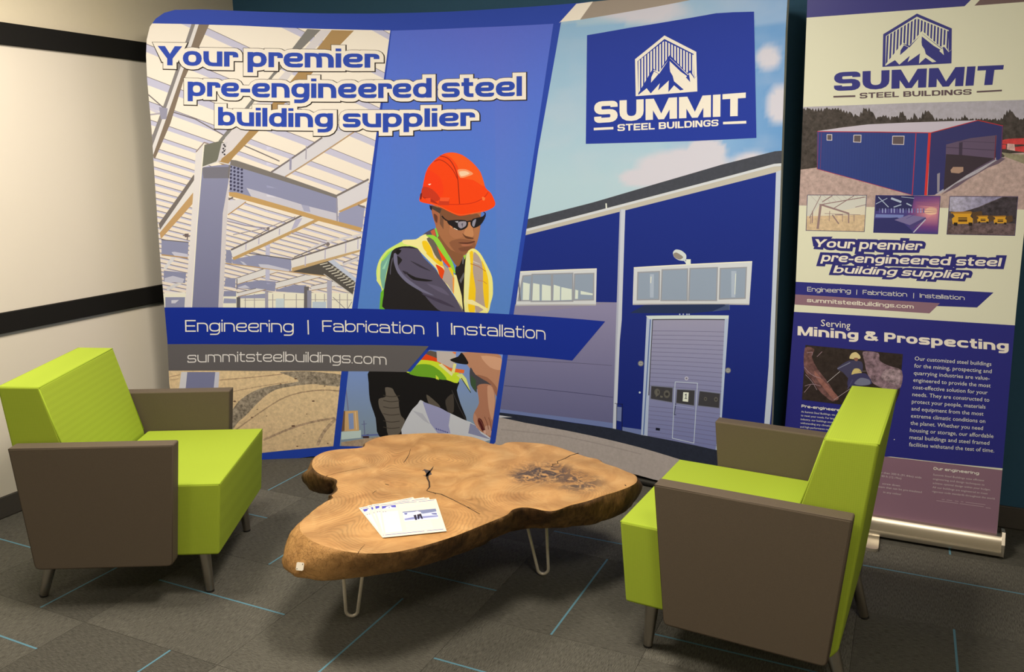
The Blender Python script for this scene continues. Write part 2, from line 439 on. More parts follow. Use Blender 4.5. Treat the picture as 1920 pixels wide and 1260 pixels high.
def glyph(ch, t, th=None):
    """wide square grotesque letters drawn with strokes of weight t; lower case x-height 1.
    returns (advance width, [(points, closed, radius)])"""
    h = t/2; hy = (th or t)/2; B, T = hy, 1-hy; D = -.36+hy; A = 1.33; R = .42; C = 1.30; TC = C-hy; MC = .5*C
    w = 1.16; Lx, Rx = h, w-h
    O = [(Lx,B),(Rx,B),(Rx,T),(Lx,T)]
    st = lambda *p, c=False, r=R: (list(p), c, r)
    dg = lambda *p: (list(p), 'dg', 0)
    if ch == ' ': return .42, []
    if ch in 'o': return w, [(O, True, R)]
    if ch == 'p': return w, [(O, True, R), st((Lx,1),(Lx,-.36))]
    if ch == 'q': return w, [(O, True, R), st((Rx,1),(Rx,-.36))]
    if ch == 'b': return w, [(O, True, R), st((Lx,0),(Lx,A))]
    if ch == 'd': return w, [(O, True, R), st((Rx,0),(Rx,A))]
    if ch == 'g': return w, [([(Lx,B+.02),(Rx,B+.02),(Rx,T),(Lx,T)], True, R), st((Rx,1),(Rx,D),(Lx+.02,D))]
    if ch == 'n': return w, [st((Lx,0),(Lx,1)), st((Lx,T),(Rx,T),(Rx,0))]
    if ch == 'h': return w, [st((Lx,0),(Lx,A)), st((Lx,T),(Rx,T),(Rx,0))]
    if ch == 'u': return w, [st((Lx,1),(Lx,B),(Rx,B)), st((Rx,0),(Rx,1))]
    if ch == 'y': return w, [st((Lx,1),(Lx,B),(Rx,B)), st((Rx,1),(Rx,D),(Lx,D))]
    if ch == 'm':
        v = 1.72; mx = v/2
        return v, [st((h,0),(h,1)), st((h,T),(mx,T),(mx,0)), st((mx-.05,T),(v-h,T),(v-h,0))]
    if ch == 'r': return .80, [st((Lx,0),(Lx,1)), st((Lx,T),(.80-h*.6,T),(.80-h*.6,.62))]
    if ch == 'e': return w, [st((Lx,.5),(Rx,.5),(Rx,T),(Lx,T),(Lx,B),(Rx,B),(Rx,.27))]
    if ch == 'c': return w*.96, [st((Rx-.05,.70),(Rx-.05,T),(Lx,T),(Lx,B),(Rx-.05,B),(Rx-.05,.30))]
    if ch == 's': return w*.96, [st((Rx-.05,.74),(Rx-.05,T),(Lx,T),(Lx,.5),(Rx-.05,.5),(Rx-.05,B),(Lx,B),(Lx,.26), r=.3)]
    if ch == 'a': return w, [st((Lx+.03,.74),(Lx+.03,T),(Rx,T),(Rx,0)), st((Rx,.56),(Lx,.56),(Lx,B),(Rx,B), r=.3)]
    if ch == 'i': return t, [st((h,0),(h,1)), st((h,1.14),(h,A))]
    if ch == 'l': return t, [st((h,0),(h,A))]
    if ch == 't': return .74, [st((Lx+.14,1.28),(Lx+.14,B),(.74,B), r=.3), st((0,T),(.72,T))]
    if ch == 'f': return .66, [st((Lx+.14,0),(Lx+.14,A-h),(.70,A-h), r=.3), st((0,T),(.66,T))]
    if ch == '-': return .62, [st((0,.46),(.62,.46))]
    if ch == '.': return t, [st((h,0),(h,t))]
    if ch == '|': return t*.9, [st((h,-.22),(h,1.32))]
    if ch == '&':
        return 1.35, [st((1.3,h*.3),(.28,1.0),(.28,TC),(.92,TC),(.92,.98),(.12,.55),(.12,B),(.95,B),(1.15,.62), r=.25)]
    # capitals
    W = 1.34; X = W-h
    if ch == 'O': return W, [([(h,B),(X,B),(X,TC),(h,TC)], True, .5)]
    if ch == 'E': return 1.12, [st((h,0),(h,C)), st((h,B),(1.12,B)), st((h,MC),(1.04,MC)), st((h,TC),(1.12,TC))]
    if ch == 'F': return 1.06, [st((h,0),(h,C)), st((h,MC),(.98,MC)), st((h,TC),(1.06,TC))]
    if ch == 'L': return 1.0, [st((h,0),(h,C)), st((h,B),(1.0,B))]
    if ch == 'I': return t, [st((h,0),(h,C))]
    if ch == 'T': return 1.16, [st((.58,0),(.58,TC)), st((0,TC),(1.16,TC))]
    if ch == 'S': return 1.24, [st((1.24-h,.92),(1.24-h,TC),(h,TC),(h,MC),(1.24-h,MC),(1.24-h,B),(h,B),(h,.38), r=.38)]
    if ch == 'U': return 1.26, [st((h,C),(h,B),(1.26-h,B),(1.26-h,C), r=.45)]
    if ch == 'G': return 1.26, [st((1.26-h,.92),(1.26-h,TC),(h,TC),(h,B),(1.26-h,B),(1.26-h,.62), r=.42), st((1.26,.62),(.68,.62))]
    if ch == 'D': return 1.28, [([(h,B),(1.28-h,B),(1.28-h,TC),(h,TC)], True, .38), st((h,0),(h,C))]
    if ch == 'B': return 1.24, [([(h,B),(1.24-h,B),(1.24-h,MC),(h,MC)], True, .25), ([(h,MC),(1.20-h,MC),(1.20-h,TC),(h,TC)], True, .25), st((h,0),(h,C))]
    if ch == 'P': return 1.18, [([(h,MC-.1),(1.18-h,MC-.1),(1.18-h,TC),(h,TC)], True, .3), st((h,0),(h,C))]
    if ch == 'N': return 1.22, [st((h,0),(h,C)), st((1.22-h,0),(1.22-h,C)), dg((.02,C),(t*1.25,C),(1.20,0),(1.22-t*1.25,0))]
    if ch == 'M': return 1.62, [st((h,0),(h,C)), st((1.62-h,0),(1.62-h,C)), dg((.02,C),(t*1.12,C),(.81+t*.38,0),(.81-t*.38,0)), dg((1.60,C),(1.62-t*1.12,C),(.81-t*.38,0),(.81+t*.38,0))]
    if ch == 'Y': return 1.4, [dg((-.06,C),(t*1.3-.04,C),(.70+t*.55,.46),(.70-t*.5,.46)), dg((1.46,C),(1.44-t*1.3,C),(.70-t*.55,.46),(.70+t*.5,.46)), st((.70,.55),(.70,0))]
    return .6, []
def text_polys(txt, t=.26, gap=.16, grow=0., shear=0., th=None):
    th = th or t; sx = (t + 2*grow)/(th + 2*grow)
    x = 0; out = []
    for ch in txt:
        w, G = glyph(ch, t, th)
        for pts, cl, r in G:
            if cl == 'dg':
                cx_ = sum(a for a, b in pts)/4; cm = sum(b for a, b in pts)/4; q = []
                for k, (a, b) in enumerate(pts):
                    o_ = pts[k ^ 1][0]; q.append((a + (grow*1.3 if a > o_ else -grow*1.3) + x, b + (grow if b > cm else -grow)))
                out.append([(a + shear*b, b) for a, b in hull(q)]); continue
            p = rnd(pts, r, cl) if len(pts) > 2 else pts
            for q in stroke([((a+x)/sx, b) for a, b in p], th + 2*grow, grow, cl): out.append([(a*sx + shear*b, b) for a, b in q])
        x += w + gap
    return x - gap, out
def qbez(pts, u):
    if len(pts) == 2: a, b = pts; return (a[0]*(1-u)+b[0]*u, a[1]*(1-u)+b[1]*u)
    # quadratic through three points at u = 0, .5, 1
    a, m, b = pts
    f = lambda a, m, b: a*(2*u-1)*(u-1) + m*4*u*(1-u) + b*u*(2*u-1)
    return (f(a[0], m[0], b[0]), f(a[1], m[1], b[1]))
def put_text(L, txt, base, top, ref, col, t=.26, gap=.16, grow=0., shear=0., dx=0, dy=0, polys=None, th=None):
    "base/top: 2 or 3 photo points of the baseline and of the line at height ref (glyph units)"
    wd, Q = polys or text_polys(txt, t, gap, grow, shear, th)
    for q in Q:
        pts = []
        for x, y in q:
            a = qbez(base, x/wd); b = qbez(top, x/wd); v = y/ref
            pts.append((a[0]*(1-v)+b[0]*v + dx, a[1]*(1-v)+b[1]*v + dy))
        L.add(pts, col)
def font_polys(txt, bold=0.):
    "built-in sans face as triangles, normalised: height 1 = capital height"
    cu = bpy.data.curves.new('t', 'FONT'); cu.body = txt; cu.size = 1; cu.offset = bold; cu.resolution_u = 2
    o = bpy.data.objects.new('t', cu); COL.objects.link(o)
    me = bpy.data.meshes.new_from_object(o.evaluated_get(bpy.context.evaluated_depsgraph_get()))
    V = [(v.co.x, v.co.y) for v in me.vertices]; F = [[V[i] for i in p.vertices] for p in me.polygons]
    bpy.data.objects.remove(o); bpy.data.curves.remove(cu); bpy.data.meshes.remove(me)
    if not F: return 1, []
    xs = [v[0] for v in V]; x0 = min(xs); w = max(xs)-x0; s = 1/.70
    return w*s, [[((x-x0)*s, y*s) for x, y in f] for f in F]

# ---------------------------------------------------------------- curved fabric display wall
def back_y(x): return -0.1912*x*x - 0.5513*x + 3.4072
XS = list(np.arange(-3.45, -.40, .05))
cloth = Sheet(back_y, XS, MAT['print_cloth'])
ZT = 2.283
disp = empty('display_wall', (-1.9, 3.6, 0))
disp.location = (0, 0, 0)
tag(disp, 'wide curved blue fabric display wall printed with a hard-hatted worker and steel buildings', 'display wall')
# outline of the cloth in sheet coordinates (x, z)
def corner(cx_, cz_, r, a0, a1, n=8): return [(cx_ + r*math.cos(math.radians(a0+(a1-a0)*k/n)), cz_ + r*math.sin(math.radians(a0+(a1-a0)*k/n))) for k in range(n+1)]
XL_, XR_ = -3.392, -.462
left = [cloth.hit(*p) for p in ((317.5, 720), (314, 640), (307, 560), (300, 480), (293, 380), (284, 240), (276, 150), (274, 105), (275, 75), (281, 50), (292, 35), (308, 24), (328, 18.5))]
topc = [cloth.hit(*p) for p in ((380, 17.5), (450, 20.5), (600, 25), (700, 25.5), (850, 21.5), (950, 15.5), (1080, 6))]
ztr = topc[-1][1]
xrt = cloth.hit(1473, 60)[0]; xrb = cloth.hit(1447, 780)[0]
right = [(xrt-.13, ztr), (xrt-.07, ztr-.005), (xrt-.025, ztr-.02), (xrt-.006, ztr-.04), (xrt, ztr-.07)] + [cloth.hit(*p) for p in ((1473, 60), (1471, 130), (1467, 250), (1462, 400), (1455, 560), (1447, 780))]
bot = [(xrb, .13), (xrb-.006, .052)] + [cloth.hit(*p) for p in ((1226, 899), (1190, 889))] + [(-1.6, .035), (-2.3, .02)] + [cloth.hit(*p) for p in ((582.5, 856), (492.5, 869))] + [(-3.2, .02), (-3.33, .015), (-3.39, .04), (-3.398, .1)]
OUT = left + topc + right + bot
# solid body behind the ink: front facets, back facets and a rounded-off rim (pillowcase over a tube frame)
def cloth_body():
    base = Layer(cloth); V = [Vector(p) for p in (OUT if area2(OUT) > 0 else OUT[::-1])]
    n = len(V); E_ = []; F_ = [list(range(n))]
    for x in XS:
        i0 = len(V); V += [Vector((x, -.1)), Vector((x, 2.5))]; E_.append((i0, i0+1))
    r = delaunay_2d_cdt(V, E_, F_, 0, 1e-6, True)
    fs = [f for f, of in zip(r[2], r[5]) if of]
    bm = bmesh.new(); cache = {}
    def vert(i, d):
        if (i, d) not in cache: cache[(i, d)] = bm.verts.new(cloth.place(r[0][i][0], r[0][i][1], d)[0])
        return cache[(i, d)]
    for f in fs:
        bm.faces.new([vert(i, 0) for i in f]); bm.faces.new([vert(i, -.016) for i in f][::-1])
    cnt = {}
    for f in fs:
        for k in range(len(f)):
            e = (f[k], f[(k+1) % len(f)]); cnt[tuple(sorted(e))] = cnt.get(tuple(sorted(e)), []) + [e]
    for e in cnt.values():
        if len(e) == 1:
            a, b = e[0]; bm.faces.new((vert(b, 0), vert(a, 0), vert(a, -.016), vert(b, -.016)))
    bmesh.ops.recalc_face_normals(bm, faces=bm.faces[:])
    return bm
bm_obj('fabric_cover', cloth_body(), MAT['sheet_back'], disp)
OUTPX = [cloth.px(*p) for p in OUT]
def DL(*clips):
    L = Layer(cloth, clips); L.clips.insert(0, list(OUT)); return L

BLUE = (36, 66, 162)
L0 = DL()
L0.add(OUT, BLUE, raw=True)
A = Z(1000, 0, 3.9375)
L0.add(A(318,28, 452,10, 345,146, 203,162, 190,170), (252, 240, 212))                    # cream slash at the top
L0.add([(1115, -1.5), (1087.6, 37), (1300, 0.5), (1300, -60), (1130, -60)], (158, 142, 126))
L0.build('printed_ground', disp, .0004)

# --- picture 1: steel frame building site
P1 = [(240, 43), (350, 45), (450, 48), (560, 53), (732, 57), (659.5, 582), (240, 582)]
L = DL(P1)
L.add([(200, 0), (800, 0), (800, 700), (200, 700)], lambda x, y: (243 - y*.02, 231 - y*.03, 211 - y*.03))
ys = [-190, -90, 0, 82, 143, 188, 222, 249, 272, 291, 308, 324, 339, 353, 366, 378, 389, 400, 411, 421, 431, 441, 450, 459, 468, 477, 486, 495, 503, 511, 519, 527, 535, 543, 551, 559, 567]
def vp(x, y0, vx=2345, vy=960): return y0 + (vy-y0)*(x-275)/(vx-275)
for k in range(len(ys)-1):
    g = ys[k+1]-ys[k]; th = min(.36*g, 16)
    for x0, x1 in ((270, 500), (500, 740)):
        L.add([(x0, vp(x0, ys[k])), (x1, vp(x1, ys[k])), (x1, vp(x1, ys[k]+th)), (x0, vp(x0, ys[k]+th))], (196, 190, 212))
        L.add([(x0, vp(x0, ys[k])), (x1, vp(x1, ys[k])), (x1, vp(x1, ys[k]+1.3)), (x0, vp(x0, ys[k]+1.3))], (120, 108, 112))
A = Z(260, 0, 3.9375)
GR, LT, TN = (132, 124, 120), (222, 213, 205), (146, 121, 92)
L.line(A(50,680, 200,810, 420,880, 700,1040, 1040,1190), 2.2, (118, 108, 108))
L.line(A(60,790, 180,850), 5, (205, 196, 205)); L.line(A(60,850, 180,835), 3, (170, 160, 165))
L.add(A(390,178, 418,178, 232,760, 130,1060, 100,1090, 98,1010, 190,760), GR)
L.add(A(418,178, 445,178, 250,800, 140,1100, 105,1150, 100,1085), LT)
L.add(A(445,178, 522,180, 330,600, 235,910, 120,1175, 105,1150), (128, 110, 92))
L.add(A(150,790, 215,800, 205,880, 165,880), (150, 145, 160))
L.add(A(1245,214, 1345,220, 1000,560, 640,1020, 600,1070, 590,1040, 830,740), (126, 121, 114))
L.add(A(1345,220, 1425,222, 1120,560, 700,1130, 600,1200, 590,1150, 640,1015), (214, 204, 200))
L.add(A(1425,222, 1590,226, 1300,520, 700,1160, 645,1232, 580,1196, 690,1110), (170, 134, 84))
for q in ((622,1060), (640,1070), (618,1090), (636,1104), (620,1125), (634,1140)): L.dot(*A(*q)[0], 2, (60, 55, 60), 6)
D = Z(260, 240, 3.5)
# far level first
L.add(D(160,1085, 1425,1085, 1405,1190, 160,1190), (232, 224, 200))
for x in (700, 760, 880, 955, 1035, 1160, 1220, 1320, 1370): L.line(D(x,1088, x,1185), 1.3, (150, 142, 146))
L.line(D(690,1130, 1400,1128), 1.1, (165, 155, 150))
L.add(D(1140,1140, 1230,1140, 1230,1190, 1140,1190), (186, 196, 205)); L.add(D(900,1120, 955,1120, 955,1190, 900,1190), (196, 205, 210))
L.add(D(175,1110, 305,1110, 300,1190, 175,1190), (138, 138, 162)); L.line(D(170,1082, 305,1084), 3.5, (232, 222, 210))
L.add(D(215,1130, 265,1128, 240,1150, 215,1150), (205, 200, 205))
L.add(D(165,935, 312,950, 305,1018, 165,1008), (138, 138, 162)); L.add(D(170,985, 225,970, 300,990, 290,1015, 170,1010), (192, 188, 198))
L.add(D(180,1050, 250,1018, 290,1018, 190,1070), (208, 202, 198))
L.add(D(160,925, 215,848, 245,850, 180,928), (214, 208, 206))
for a, b in ((D(570,985, 635,985, 635,1045, 562,1040), (140,140,165)), (D(645,1022, 800,998, 900,1008, 895,1072, 645,1050), (140,140,165)),
             (D(900,1062, 1010,1030, 1100,1032, 1095,1086, 900,1072), (140,140,165)), (D(560,1070, 640,1070, 640,1105, 556,1105), (138,138,162)), (D(560,1118, 640,1122, 640,1150, 556,1150), (150,150,172)),
             (D(650,1105, 840,1085, 835,1118, 650,1118), (148,148,170))): L.add(a, b)
L.add(D(650,1045, 700,1030, 730,1048, 660,1052), (196, 192, 202))
for q in (D(635,988, 820,925, 912,945, 645,1027), D(900,1015, 1090,965, 1200,977, 905,1052), D(1130,1037, 1290,1003, 1415,1005, 1290,1040, 1135,1066), D(645,1082, 770,1052, 835,1060, 650,1108)):
    L.add(q, (218, 211, 208)); L.line(q[:2], 1.3, (120, 112, 112)); L.line([q[-1], q[-2]], 1.3, (160, 130, 95))
L.line(D(840,1075, 840,1188), 6, (158, 152, 165)); L.line(D(1102,1040, 1100,1188), 9, (104, 98, 100)); L.line(D(1120,1065, 1120,1188), 8, (140, 138, 155))
L.line(D(1252,1000, 1252,1188), 9, (168, 164, 180)); L.line(D(655,1110, 655,1188), 7, (92, 88, 92)); L.line(D(645,990, 645,1060), 2, (120, 115, 125))
L.line(D(848,760, 846,1000), 8, (186, 182, 200))
L.line(D(1275,1110, 1360,1190), 1.2, (130, 125, 130)); L.line(D(1400,1140, 1370,1190), 1.2, (130, 125, 130))
# stair
L.add(D(1000,940, 1230,868, 1275,862, 1422,1010, 1405,1095, 1225,972, 1100,958), (84, 78, 72))
for k in range(11):
    x = 1190 + k*19; y = 905 + k*15
    L.line(D(x,y-8, x+50,y-20), 1.3, (225, 215, 195)); L.line(D(x+75,y+5, x+105,y-2), 1.3, (215, 205, 185))
L.add(D(1235,868, 1275,860, 1428,985, 1424,1012), (188, 192, 208))
L.line(D(1215,958, 1408,1098), 1.6, (196, 188, 180))
# second level
L.add(D(575,800, 612,800, 612,890, 570,882), (138, 138, 160)); L.add(D(612,862, 800,828, 1005,862, 1000,942, 700,905, 615,888), (143, 143, 168))
L.line(D(720,822, 1005,862), 1.8, (96, 90, 92)); L.line(D(572,888, 1000,945, 1230,972), 1.8, (186, 150, 104))
L.add(D(785,893, 850,896, 990,930, 985,942, 800,915), (196, 192, 202)); L.add(D(665,872, 690,880, 712,900, 690,898), (190, 187, 200))
L.add(D(603,800, 1070,574, 1200,598, 620,858), (220, 212, 209)); L.line(D(606,800, 1075,572), 3.2, (112, 102, 100)); L.add(D(615,850, 1160,598, 1205,598, 625,868), (188, 152, 100))
for x in (705, 790, 925): L.line(D(x,760-(x-705)*.45, x-2,800-(x-705)*.45), 2, (180, 172, 190))
L.add(D(1030,600, 1075,590, 1040,650, 1000,672), (178, 172, 192))
L.line(D(620,700, 845,655, 1030,582), 1.6, (150, 140, 145)); L.line(D(750,720, 850,665), 1.6, (110, 100, 100)); L.line(D(580,610, 700,640, 845,658), 2.2, (150, 142, 160))
L.add(D(1000,862, 1462,715, 1450,803, 1005,932), (221, 213, 209)); L.line(D(1002,864, 1460,716), 3, (112, 102, 100)); L.add(D(1005,918, 1452,798, 1450,812, 1008,942), (190, 158, 112))
for x in (1095, 1225, 1360, 1440): L.line(D(x,838-(x-1095)*.32, x-2,905-(x-1095)*.32), 2, (180, 172, 190))
L.line(D(1110,800, 1240,745, 1460,700), 4, (208, 200, 200)); L.line(D(1020,848, 1230,760), 2, (112, 102, 100)); L.line(D(1000,690, 1230,755), 2.2, (150, 142, 160))
L.dot(*D(1242,762)[0], 4, (120, 108, 108), 6); L.dot(*D(850,660)[0], 3, (120, 108, 108), 6); L.dot(*D(312,705)[0], 4, (110, 95, 95), 6); L.line(D(290,705, 335,712), 2, (110, 95, 95)); L.line(D(325,692, 318,735), 2, (110, 95, 95))
L.line(D(1340,895, 1440,855), 6, (206, 198, 198)); L.line(D(1340,885, 1440,845), 1.3, (112, 102, 100))
L.add(D(150,735, 328,752, 322,858, 150,828), (140, 140, 165)); L.line(D(150,733, 328,750), 1.6, (100, 92, 92)); L.line(D(150,832, 322,852), 2.4, (180, 142, 96)); L.add(D(215,815, 235,812, 322,828, 322,848, 235,838), (196, 192, 204))
L.add(D(362,308, 370,330, 362,425, 142,722, 134,632), LT); L.add(D(362,305, 372,330, 140,668, 132,628), (116, 106, 100)); L.add(D(362,418, 352,500, 146,728, 138,688), (190, 150, 100))
L.add(D(584,480, 690,462, 705,482, 590,572, 580,560), (214, 206, 204)); L.line(D(586,570, 705,484), 2, (180, 140, 95)); L.line(D(590,470, 620,455), 3, (110,100,98))
# great beam and roof beams
L.add(D(868,292, 1205,62, 1300,22, 1445,-12, 1100,240, 960,322), (212, 205, 209)); L.line(D(870,290, 1205,62), 3.2, (118, 108, 108)); L.line(D(962,320, 1440,8), 2.6, (176, 145, 112))
L.line(D(998,195, 996,275), 4, (150, 145, 165)); L.line(D(1100,120, 1098,205), 2, (160, 152, 165))
L.add(D(1298,445, 1510,330, 1500,465, 1312,555), (212, 205, 207)); L.line(D(1298,445, 1510,336), 3.6, (118, 108, 104)); L.add(D(1312,545, 1502,456, 1496,480, 1330,560), (190, 150, 100))
L.add(D(1312,558, 1440,505, 1485,510, 1468,665, 1312,615), (150, 150, 176)); L.line(D(1440,505, 1485,522), 3, (120,110,108))
L.add(D(598,235, 1300,456, 1306,612, 1180,585, 596,428), (140, 140, 166))
L.add(D(708,393, 1065,500, 1110,530, 1120,515, 1300,560, 1306,612, 1120,570, 742,455), (197, 191, 199)); L.add(D(1068,502, 1118,512, 1128,552, 1085,545), (165, 163, 185))
L.add(D(605,208, 640,212, 1302,440, 1302,462, 600,242), (122, 114, 108))
L.add(D(592,420, 640,422, 1190,582, 1465,655, 1458,682, 1190,612, 594,446), (192, 152, 96))
L.line(D(1300,462, 1304,612), 3, (150, 145, 160))
for i in range(4):
    for j in range(7): L.dot(*D(605+24*i, 255+24*j+6*i)[0], 2.5, (62, 60, 84), 6)
# column
L.add(D(415,258, 598,235, 592,400, 560,555, 535,1190, 345,1190, 385,640), lambda x, y: (132-(y-400)*.06, 131-(y-400)*.06, 156-(y-400)*.05))
L.add(D(425,330, 590,330, 592,255, 415,258), (118, 114, 122))
L.add(D(604,235, 592,395, 578,640, 552,1190, 522,1190, 552,560, 588,360), (206, 196, 194)); L.line(D(598,238, 590,330), 3, (120,112,110))
L.add(D(428,95, 375,158, 340,700, 302,1190, 348,1190, 385,640, 418,258), (222, 212, 208)); L.line(D(428,96, 415,260, 383,640, 347,1190), 1.8, (236, 228, 222))
L.add(D(432,110, 535,85, 572,100, 510,222, 418,255), (112, 110, 96)); L.line(D(376,158, 430,95, 460,104), 2.2, (150, 130, 120)); L.line(D(416,258, 515,222, 600,240), 2, (214, 205, 196))
L.add(D(515,222, 545,100, 585,90, 540,215), (205, 196, 194))
for q in ((560,110), (556,135), (552,160), (567,120), (562,150)): L.dot(*D(*q)[0], 2, (60, 55, 60), 6)
L.build('printed_picture', disp, .0008)

# --- picture 1, lower: sand below the grey band
P1b = [(240, 690), (640.5, 694), (625, 836.5), (492, 849), (300, 874), (240, 880)]
L = DL(P1b); B6 = Z(300, 560, 4)
L.add([(240, 680), (660, 680), (660, 900), (240, 900)], lambda x, y: (226-(y-700)*.05, 194-(y-700)*.06, 146-(y-700)*.05), g=.25)
L.add(smooth(B6(430,1240, 545,830, 690,700, 850,650, 1040,620, 960,575, 900,552, 1100,545, 1380,575, 1370,655, 1240,650, 1130,640, 900,672, 800,722, 715,800, 640,880, 560,960), 1), (150, 134, 112), g=.9)
L.line(smopen(B6(450,610, 700,590, 920,565)), 2.2, (186, 154, 118), .4); L.line(smopen(B6(550,695, 760,655, 960,625)), 1.6, (186, 154, 118), .4)
L.line(smopen(B6(560,990, 780,830, 960,720, 1200,680, 1370,695)), 2.4, (176, 146, 112), .5); L.line(smopen(B6(775,1060, 980,970, 1150,920, 1310,895)), 4, (178, 148, 116), .6)
L.line(smopen(B6(1180,1100, 1230,990, 1320,900)), 6, (186, 156, 122), .6)
for x, y, r in ((1018,600,3), (1000,955,4), (1030,1107,2.5), (1258,1085,2), (690,890,2.5), (1150,768,3), (905,640,2), (1100,865,1.6), (730,830,1.6), (1235,655,2), (560,770,3), (800,880,1.5), (1080,1010,1.4)):
    L.dot(*B6(x,y)[0], r, (112, 84, 66), 6, r*.5)
L.add(B6(160,550, 205,550, 190,700, 140,700), (214, 208, 216)); L.add(B6(205,550, 415,550, 400,700, 190,700), (124, 124, 152)); L.add(B6(415,550, 446,550, 436,700, 400,700), (205, 200, 212))
L.line(B6(60,590, 150,570), 1.5, (180, 145, 110)); L.line(B6(75,610, 140,600), 1.2, (180, 145, 110))
L.build('printed_picture', disp, .0008)

# --- picture 2: worker against the sky
P2 = [(734, 57.5), (880, 52), (1037.8, 44.5), (996, 320), (954.5, 590), (670.5, 580), (710, 260)]
E5 = Z(720, 280, 5.729); E6 = Z(700, 440, 7); EE = Z(640, 260, 3.706)
L = DL(P2)
L.add([(640, 30), (1060, 30), (1060, 620), (640, 620)], lambda x, y: (72+max(0, 60-abs(x-900)*.15)*max(0, 1-y/300)*.35+(y/600)*12, 102+(y/600)*26, 202-abs(y-200)*.02), g=.02)
# hi-vis behind shoulder
L.add(smooth(E6(10,985, 85,975, 110,720, 50,600, 40,470, 80,330, 170,210, 300,130, 420,70, 560,60, 640,10, 700,40, 600,200, 200,500, 180,990), 1), (206, 232, 110))
L.add(smooth(E6(120,700, 85,560, 85,430, 130,310, 220,225, 300,190, 220,330, 160,560, 150,700), 1), (118, 170, 150))
L.add(E6(100,350, 190,230, 260,190, 130,340), (160, 215, 80)); L.add(E6(115,450, 200,300, 150,450), (150, 205, 170))
L.add(E6(95,760, 150,700, 172,985, 80,985), (104, 176, 44)); L.add(E6(42,600, 60,480, 62,380, 120,280, 95,400, 90,560, 118,715), (222, 240, 130))
# shirt (dark arm and back)
L.add(E6(1180,985, 1560,985, 1565,930, 1550,880, 1500,1060, 1180,1060), (92, 84, 104))
L.add(smooth(E6(178,1000, 135,800, 160,600, 200,400, 240,230, 300,175, 420,150, 580,180, 660,300, 820,460, 950,640, 1040,780, 1130,910, 1210,1030, 1000,1040, 178,1000), 1), (34, 31, 33))
L.add(smooth(E6(330,200, 430,155, 590,190, 660,300, 820,460, 950,640, 1040,780, 1140,920, 1210,1030, 900,1010, 760,900, 640,760, 480,640, 360,520, 320,420, 380,330, 300,260), 1), (84, 77, 96))
L.add(smooth(E6(270,250, 310,260, 330,430, 430,560, 620,700, 800,800, 640,750, 440,630, 320,500, 270,360), 1), (112, 108, 132))
L.add(smooth(E6(420,490, 560,560, 780,600, 700,615, 520,590), 1), (30, 27, 30)); L.add(smooth(E6(480,340, 600,390, 760,480, 620,430), 1), (56, 50, 62))
L.add(smooth(E6(380,470, 460,500, 420,520), 1), (50, 44, 54)); L.add(smooth(E6(620,770, 900,860, 1080,960, 880,900), 1), (66, 58, 76)); L.add(smooth(E6(700,640, 900,700, 1000,800, 850,740), 1), (98, 90, 112))
L.add(smooth(E6(340,170, 480,150, 580,185, 450,175), 1), (44, 40, 48)); L.add(smooth(E6(310,200, 370,205, 330,260, 300,250), 1), (20, 18, 20)); L.add(smooth(E6(215,500, 240,330, 262,300, 235,420, 228,520), 1), (84, 80, 92))
# inner dark shirt in the neck gap
L.add(E6(1080,430, 1160,330, 1200,285, 1235,320, 1200,560, 1195,1020, 1165,960, 1130,700, 1075,520), (38, 32, 32))
L.add(E6(1170,310, 1192,310, 1180,390, 1170,380), (110, 108, 112)); L.add(E6(1130,600, 1190,490, 1195,540, 1150,640), (96, 94, 98))
# neck and face
SK, SD, SL = (164, 106, 70), (124, 78, 52), (192, 130, 86)
L.add(smooth(E5(490,600, 520,620, 560,860, 580,960, 690,1100, 790,1260, 850,1160, 890,1120, 960,1090, 1000,1000, 1030,880, 1040,720, 1000,640), 1), SK)
L.add(smooth(E5(560,860, 620,960, 720,1080, 860,1130, 840,1180, 790,1262, 700,1140, 600,1000), 1), (134, 86, 56))
L.add(smooth(E5(580,620, 900,700, 1000,690, 1040,740, 1020,800, 700,780, 620,720), 1), SD)
L.add(smooth(E5(720,830, 860,870, 840,940, 760,960, 700,900), 1), (172, 112, 76)); L.add(smooth(E5(900,780, 940,800, 965,920, 930,950, 880,940, 860,900), 1), SL)
L.add(smooth(E5(970,850, 1025,840, 1010,960, 975,980), 1), (172, 112, 74)); L.add(smooth(E5(840,900, 880,930, 960,950, 950,965, 880,955), 1), (98, 58, 40))
L.add(smooth(E5(700,1000, 820,960, 960,985, 985,1040, 900,1120, 780,1110), 1), (140, 88, 60)); L.add(smooth(E5(800,1000, 900,1000, 970,985, 975,995, 900,1015, 820,1010), 1), (88, 46, 36))
L.add(smooth(E5(830,1020, 930,1020, 960,1015, 920,1035, 850,1040), 1), (170, 104, 76)); L.add(smooth(E5(800,1060, 900,1045, 960,1050, 900,1090, 830,1095), 1), (122, 74, 52))
L.add(smooth(E5(510,640, 560,650, 590,720, 585,800, 560,820, 530,740), 1), (166, 96, 66)); L.add(smooth(E5(535,690, 575,720, 570,790, 545,760), 1), (100, 56, 42))
L.add(E5(600,680, 640,720, 640,860, 600,800), (116, 78, 58)); L.add(E5(488,598, 520,610, 515,660, 495,640), (30, 28, 38)); L.add(E5(510,600, 620,640, 600,690, 520,640), (72, 58, 50))
